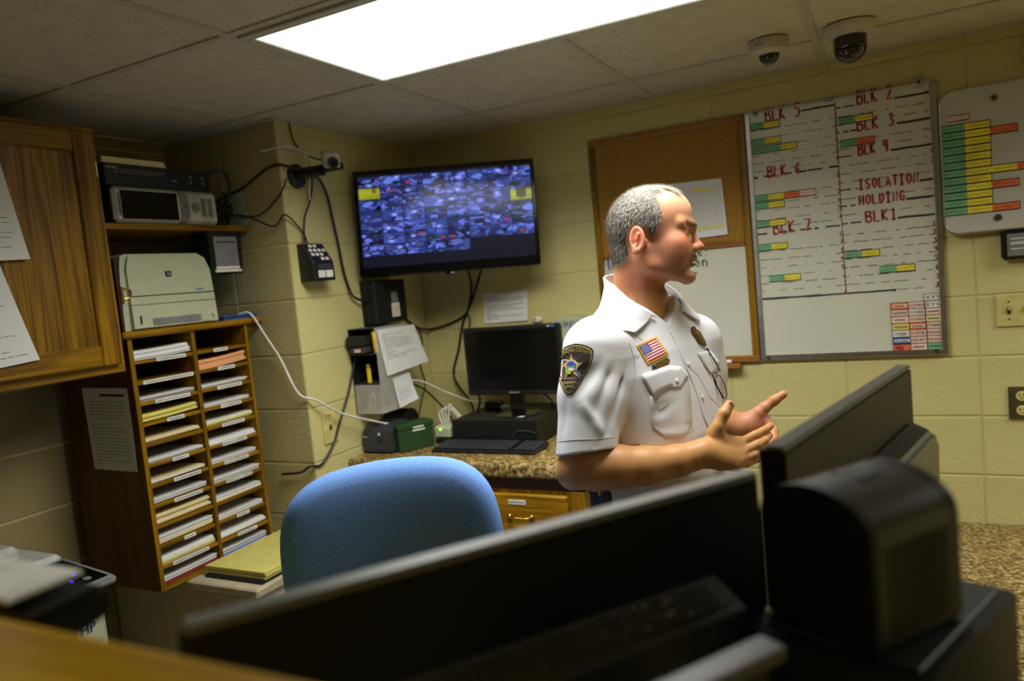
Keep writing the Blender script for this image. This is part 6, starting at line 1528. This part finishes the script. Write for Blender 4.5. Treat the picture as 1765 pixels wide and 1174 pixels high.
# things sewn or pinned on the cloth are laid onto its surface
bvh = BVHTree.FromPolygons([tuple(v) for v in SVv], [tuple(f) for f in SFf])
def hit(px, py, off=0.0, n=None):
    loc, nr, i, d = bvh.ray_cast(CAM, ray(px, py).normalized())
    if loc is None: return None
    if nr.dot(ray(px, py)) > 0: nr = -nr
    return loc+(n if n is not None else nr)*off
def mean_n(pts):
    s = Vector((0, 0, 0))
    for p in pts:
        loc, nr, i, d = bvh.ray_cast(CAM, ray(*p).normalized())
        if nr is not None: s += nr if nr.dot(ray(*p)) < 0 else -nr
    return s.normalized()
def in_poly(x, y, P_):
    c = False; n = len(P_)
    for i in range(n):
        (x0, y0), (x1, y1) = P_[i], P_[(i+1) % n]
        if (y0 > y) != (y1 > y) and x < (x1-x0)*(y-y0)/(y1-y0)+x0: c = not c
    return c
def sewn(name, poly, off, mat, parent, thick=.0012, cuts=3, smooth=None):
    n = mean_n([(sum(p[0] for p in poly)/len(poly), sum(p[1] for p in poly)/len(poly))]+list(poly))
    bm = B(); vs = [bm.verts.new((p[0], p[1], 0)) for p in poly]; f = bm.faces.new(vs)
    bmesh.ops.triangulate(bm, faces=[f]); bmesh.ops.subdivide_edges(bm, edges=bm.edges[:], cuts=cuts, use_grid_fill=True)
    last = None; bad = []
    for v in bm.verts:
        h = hit(v.co.x, v.co.y, off, n)
        if h is None: bad.append(v); continue
        v.co = h; last = h
    bmesh.ops.delete(bm, geom=bad, context='VERTS')
    bmesh.ops.recalc_face_normals(bm, faces=bm.faces)
    if sum((f.normal.dot(n)*f.calc_area() for f in bm.faces)) < 0: bmesh.ops.reverse_faces(bm, faces=bm.faces)
    g2 = bmesh.ops.extrude_face_region(bm, geom=bm.faces[:]); 
    for v in [q for q in g2['geom'] if isinstance(q, bmesh.types.BMVert)]: v.co += n*thick
    me = bpy.data.meshes.new(name); bm.to_mesh(me); bm.free(); return link(name, me, mat, parent, mat is SHIRT)
def seamline(name, pts, parent, r=.0006, off=.0003, mat=None, k=5):
    P_ = []
    for i in range(len(pts)-1):
        m = max(2, int(math.dist(pts[i], pts[i+1])/4))
        for j in range(m): P_.append((pts[i][0]+(pts[i+1][0]-pts[i][0])*j/m, pts[i][1]+(pts[i+1][1]-pts[i][1])*j/m))
    P_.append(pts[-1]); Q = [hit(*p, off) for p in P_]; Q = [q for q in Q if q is not None]
    Q = [q for i, q in enumerate(Q) if i == 0 or (q-Q[i-1]).length < .03]
    if len(Q) < 3: return
    bm = B(); tube(bm, Q, r, 6, 0); return mk(name, bm, mat or SEAM, parent, True)
k3 = lambda x, y: (1040+x/6.904, 470+y/6.904)
k5 = lambda x, y: (1080+x/5.3375, 640+y/5.3375)
k4 = lambda x, y: (940+x/5.87, 680+y/5.87)
# pocket, flap, placket
pk = sewn('pocket', [k5(*p) for p in [(215, 230), (225, 480), (240, 515), (350, 600), (460, 598), (545, 570), (600, 480), (585, 200), (560, 70)]], .0008, SHIRT, shirt, .0016)
fl_ = sewn('pocket_flap', [(1104, 646.5), (1127, 688.5), (1139, 676), (1154, 669.5), (1171, 668.5), (1180, 655), (1186, 650), (1170, 632), (1150, 630)], .0026, SHIRT, shirt, .0022)
p = hit(*k5(450, 92), .005); nn_ = mean_n([k5(450, 92)]); bm = B(); lathe(bm, [(0, .0025), (.004, .0022), (.0062, .0012), (.0062, 0)], p, nn_, 20); mk('button', bm, SHIRT, fl_, True, 40)
seamline('stitching', [k5(*p) for p in [(222, 300), (232, 500), (350, 600), (500, 595), (620, 500)]], pk, .0005, .0024)
plk = seamline('placket_edge', [k3(790, 680), k3(860, 830), k3(940, 1030), k5(590, 60), k5(650, 220), k5(700, 400), k5(745, 505)], shirt, .0022, .0008, SHIRT)
seamline('placket_seam', [k3(760, 640), k3(900, 930), k3(1000, 1110), k5(660, 40), k5(760, 230), k5(860, 330)], shirt, .0006, .0002)
for q in (k5(695, 240), k3(1010, 1090)):
    p = hit(*q, .001)
    if p: nn_ = mean_n([q]); bm = B(); lathe(bm, [(0, .002), (.004, .002), (.0055, .001), (.0055, 0)], p, nn_, 18); mk('button', bm, SHIRT, shirt, True, 40)
seamline('shoulder_seam', [(1040, 540), (1058, 525), (1066, 516)], shirt)
seamline('yoke_seam', [(1055, 530), (1075, 552), (1092, 575), (1108, 588)], shirt)
seamline('armhole_seam', [(1084, 590), (1092, 615), (1095, 640), (1090, 665), (1084, 690)], shirt)
seamline('hem_stitch', [k4(125, 478), k4(300, 460), k4(520, 452), k4(690, 430)], shirt)
lf_flap = sewn('pocket_flap', [(1201, 609), (1212, 628), (1224, 646), (1234, 640), (1240, 625), (1222, 604)], .0015, SHIRT, shirt, .0018)
# flag patch
FQ = [k3(390, 870), k3(622, 765), k3(770, 970), k3(525, 1095)]
def quad(u, v): return ((FQ[0][0]*(1-u)+FQ[1][0]*u)*(1-v)+(FQ[3][0]*(1-u)+FQ[2][0]*u)*v, (FQ[0][1]*(1-u)+FQ[1][1]*u)*(1-v)+(FQ[3][1]*(1-u)+FQ[2][1]*u)*v)
fn = mean_n([quad(.5, .5), quad(.2, .2), quad(.8, .8), quad(.2, .8), quad(.8, .2)])
FM = [pm('flag_gold', (240, 176, 20), .6), pm('flag_red', (190, 26, 48), .7), pm('flag_white', (236, 234, 234), .7), pm('flag_blue', (40, 50, 140), .7)]
flag = sewn('flag_patch', FQ, .0012, FM[0], shirt, .0014)
def fpatch(bm, u0, v0, u1, v1, off, mi=0, nn=6):
    for i in range(nn):
        a, b = u0+(u1-u0)*i/nn, u0+(u1-u0)*(i+1)/nn
        q = [hit(*quad(*c), off, fn) for c in ((a, v1), (b, v1), (b, v0), (a, v0))]
        if all(x is not None for x in q): bm.faces.new([bm.verts.new(x) for x in q]).material_index = mi
for i in range(13):
    v0, v1 = .075+.85*i/13, .075+.85*(i+1)/13
    bm = B(); fpatch(bm, .065, v0, .935, v1, .0030, nn=8); mk('stripe', bm, FM[1] if i % 2 == 0 else FM[2], flag)
bm = B(); fpatch(bm, .065, .075, .48, .075+.85*7/13, .0036); cn_ = mk('canton', bm, FM[3], flag)
bm = B()
for i in range(9):
    for j in range(6 if i % 2 == 0 else 5):
        u = .095+(j+(.0 if i % 2 == 0 else .5))*.066; v = .105+i*.047; fpatch(bm, u-.011, v-.012, u+.011, v+.012, .0040, nn=1)
mk('stars', bm, FM[2], cn_)['kind'] = 'stuff'
BRZ = pm('bronze_badge', (122, 96, 44), .35, metal=.8, var=.3, vs=300, bs=500, bstr=.6)
pin = sewn('eagle_pin', [k3(*p) for p in [(570, 1105), (600, 1090), (740, 1012), (765, 1030), (778, 1055), (760, 1068), (768, 1095), (730, 1120), (640, 1165), (600, 1172), (575, 1140)]], .0016, BRZ, shirt, .003)
p = hit(*k3(600, 1120), .006); bm = B(); sph(bm, p, .003); mk('blue_enamel', bm, pm('blue_enamel', (60, 70, 120), .2), pin, True)
bdg = sewn('chest_badge', [k3(*p) for p in [(1035, 655), (1060, 645), (1080, 680), (1130, 715), (1165, 780), (1195, 830), (1205, 880), (1160, 860), (1120, 835), (1080, 770), (1040, 715)]], .002, BRZ, shirt, .004)
seamline('gold_centre', [k3(1085, 720), k3(1110, 760), k3(1140, 830)], bdg, .002, .0065, BRASS)
# shoulder patch
k2 = lambda x, y: (950+x/9.033, 570+y/9.033)
SO = [(375, 205), (470, 212), (560, 237), (630, 270), (662, 310), (662, 365), (640, 480), (605, 570), (560, 650), (500, 750), (440, 850), (380, 930), (320, 985), (275, 997), (240, 990), (190, 920), (145, 820), (112, 720), (98, 620), (96, 500), (102, 380), (118, 325), (180, 275), (270, 235)]
def scl(k): return [k2(380+(x-380)*k, 590+(y-590)*k) for x, y in SO]
PB = pm('patch_black', (30, 26, 20), .8); PG = pm('patch_gold', (176, 156, 84), .6, var=.2, vs=400); PF = pm('patch_field', (44, 34, 22), .8); PBR = pm('patch_brown', (92, 44, 28), .8); PBL = pm('patch_blue', (28, 74, 190), .7); PGR = pm('patch_green', (130, 170, 40), .7); PWH = pm('patch_white', (214, 210, 200), .7)
sp_ = sewn('shoulder_patch', scl(1), .0012, PB, shirt, .0012)
sewn('gold_border', scl(.945), .0026, PG, sp_, .0004); sewn('field', scl(.885), .0032, PF, sp_, .0004)
sewn('state_outline', [k2(*p) for p in [(198, 452), (275, 455), (300, 500), (420, 640), (470, 690), (465, 752), (172, 758), (180, 640), (196, 560)]], .0038, PWH, sp_, .0003)
sewn('state_shape', [k2(*p) for p in [(205, 468), (265, 470), (295, 520), (410, 650), (455, 695), (452, 742), (185, 746), (192, 640), (206, 560)]], .0042, PBR, sp_, .0003)
sc_x, sc_y = 338, 575; star = []
for i in range(10):
    a = math.radians(-92+36*i); r = 195 if i % 2 == 0 else 80; star.append(k2(sc_x+r*math.cos(a)*.95, sc_y+r*math.sin(a)*1.02))
sewn('star', star, .0047, PG, sp_, .0004)
def disc(r, cy=0, cx=0): return [k2(sc_x+cx+r*math.cos(i*math.pi/8), sc_y-20+cy+r*math.sin(i*math.pi/8)) for i in range(16)]
sewn('seal_ring', disc(100), .0053, PWH, sp_, .0003); sewn('seal_ring', disc(88), .0057, PG, sp_, .0003); sewn('seal_sky', disc(68), .0062, PBL, sp_, .0003)
sewn('seal_water', [k2(*p) for p in [(285, 578), (395, 578), (385, 620), (345, 640), (295, 615)]], .0066, PWH, sp_, .0003)
sewn('seal_field', [k2(*p) for p in [(262, 590), (300, 615), (350, 655), (330, 690), (270, 680), (250, 630)]], .0070, PGR, sp_, .0003)
for q in ((300, 565), (355, 565), (378, 560)): sewn('seal_tree', [k2(q[0]-14, q[1]+16), k2(q[0]+14, q[1]+16), k2(q[0]+12, q[1]-14), k2(q[0]-10, q[1]-10)], .0070, PGR, sp_, .0003, 1)
seamline('river', [k2(395, 620), k2(440, 655), k2(470, 700), k2(462, 745)], sp_, .0011, .0055, PBL)
pn_ = mean_n(scl(.8)+[k2(380, 590)])
def arc_text(s, x0, y0, x1, y1, bow, hgt, off):
    bm = B(); vs, fs, wd = text2d(s); out = []
    for x, y in vs:
        u = x/wd; bx = x0+(x1-x0)*u; by = y0+(y1-y0)*u-bow*4*u*(1-u)
        sl_ = math.atan2((y1-y0)-bow*4*(1-2*u), x1-x0); v = y/.7*hgt
        out.append(hit(*k2(bx+v*math.sin(sl_), by-v*math.cos(sl_)), off, pn_))
    V_ = [bm.verts.new(q) if q is not None else None for q in out]
    for f in fs:
        if all(V_[i] is not None for i in f):
            try: bm.faces.new([V_[i] for i in f])
            except ValueError: pass
    mk('patch_lettering', bm, PG, sp_)
arc_text('WINONA COUNTY', 165, 415, 605, 395, 75, 62, .0048); arc_text("SHERIFF'S", 205, 842, 405, 832, 6, 38, .0048); arc_text('OFFICE', 230, 900, 370, 890, 4, 38, .0048)
# spectacles hung on the pocket
gl = thing('spectacles', 'black rimmed spectacles hanging from the officer\'s chest pocket', 'glasses', tuple(hit(1232, 640) or A3(1232, 640, 1.8)))
_a, _b = hit(1221, 606) or at(1221, 606, 1.80), hit(1236, 668) or at(1236, 668, 1.80)
_da, _db = (_a-CAM).dot(CF), (_b-CAM).dot(CF)
def gdep(px, py): return _da+(_db-_da)*(py-606)/62-.010
def gline(nm, pts, r, off, mat=INK, k=4):
    Q = [at(*p, gdep(*p)-off) for p in pts]; bm = B(); tube(bm, Q, r, 8, k); return mk(nm, bm, mat, gl, True)
gline('temple', [(1219, 600), (1220, 615), (1225, 638), (1234, 662), (1247, 687)], .0021, .004)
gline('temple', [(1220, 601), (1229, 618), (1237, 632), (1242, 640)], .0012, .0)
gline('rim', [(1221, 608), (1224, 628), (1230, 641), (1237, 641), (1238, 634), (1230, 618), (1221, 608)], .0011, .001)
gline('rim', [(1233, 651), (1237, 667), (1246, 685), (1252, 685), (1252, 674), (1246, 657), (1239, 647), (1233, 651)], .0011, .001)
gline('bridge', [(1231, 641), (1234, 644), (1235, 649)], .0010, .001, STEEL)

# trousers, belt and shoes
tr = Field((-.80, 1.50, .06), (-.28, 2.06, 1.16), .008)
def pelvis(x, y, z):
    X, Y = x-T0[0], y-T0[1]; f = X*FW[0]+Y*FW[1]-.013; l = X*LF[0]+Y*LF[1]
    return np.maximum((((np.abs(l)/.197)**2.3+(np.abs(f)/.147)**2.3)**(1/2.3)-1)*.13, np.maximum(z-1.125, .88-z))
tr.add(pelvis, (-.8, 1.5, .88), (-.28, 2.06, 1.13), 0)
for s in (-1, 1):
    h_ = T0+LF*s*.095+UP*.90; kn = T0+LF*s*.11+FW*.015+UP*.52; an = T0+LF*s*.12-FW*.01+UP*.10
    tr.cone(h_, kn, .095, .072, .05); tr.cone(kn, an, .072, .062, .03)
TV_, TF_ = tr.mesh(); np_mesh('trousers', TV_, TF_, pm('dark_brown_trousers', (46, 36, 26), .85, bs=600), OFF)
bm = B(); P_ = [T0+FW*(.013+.153*math.copysign(abs(math.cos(a))**.87, math.cos(a)))+LF*(.203*math.copysign(abs(math.sin(a))**.87, math.sin(a)))+UP*1.112 for a in [2*math.pi*i/40 for i in range(41)]]
prev = None
for p in P_:
    a, b = bm.verts.new(p-UP*.022), bm.verts.new(p+UP*.022)
    if prev: bm.faces.new((prev[0], a, b, prev[1]))
    prev = (a, b)
mk('belt', bm, BLACK, OFF, True)
bq = A3(1035, 852, 1.72)
bm = B(); obox(bm, Vector(bq)-Vector((0, 0, .03)), (Vector(FW), Vector(LF), UZ), (.05, .03, .08), .008, seg=2); kp = mk('belt_pouch', bm, BLACK, OFF, True, 40)
bm = B(); tube(bm, [Vector(bq)+Vector(FW)*(.02*math.cos(a)-.005)+UZ*(.02*math.sin(a)+.005)-Vector(LF)*.016 for a in [math.pi*i/6 for i in range(7)]], .004, 8, 3); mk('belt_clip', bm, BRASS, kp, True)
for s in (-1, 1):
    c = T0+LF*s*.12+FW*.05; sf = Field(c+np.array([-.22, -.22, 0])-UP*.01, c+np.array([.22, .22, .16]), .006)
    sf.cone(c-FW*.085+UP*.045, c+FW*.12+UP*.035, .042, .034, .0); sf.cone(c-FW*.06+UP*.05, c-FW*.055+UP*.12, .045, .05, .02)
    def flr(x, y, z): return z-.004+0*x+0*y
    sf.sub(flr, c-.25, c+np.array([.25, .25, .01]), 0)
    v_, f_ = sf.mesh(); np_mesh('shoe', v_, f_, BLACK, OFF)
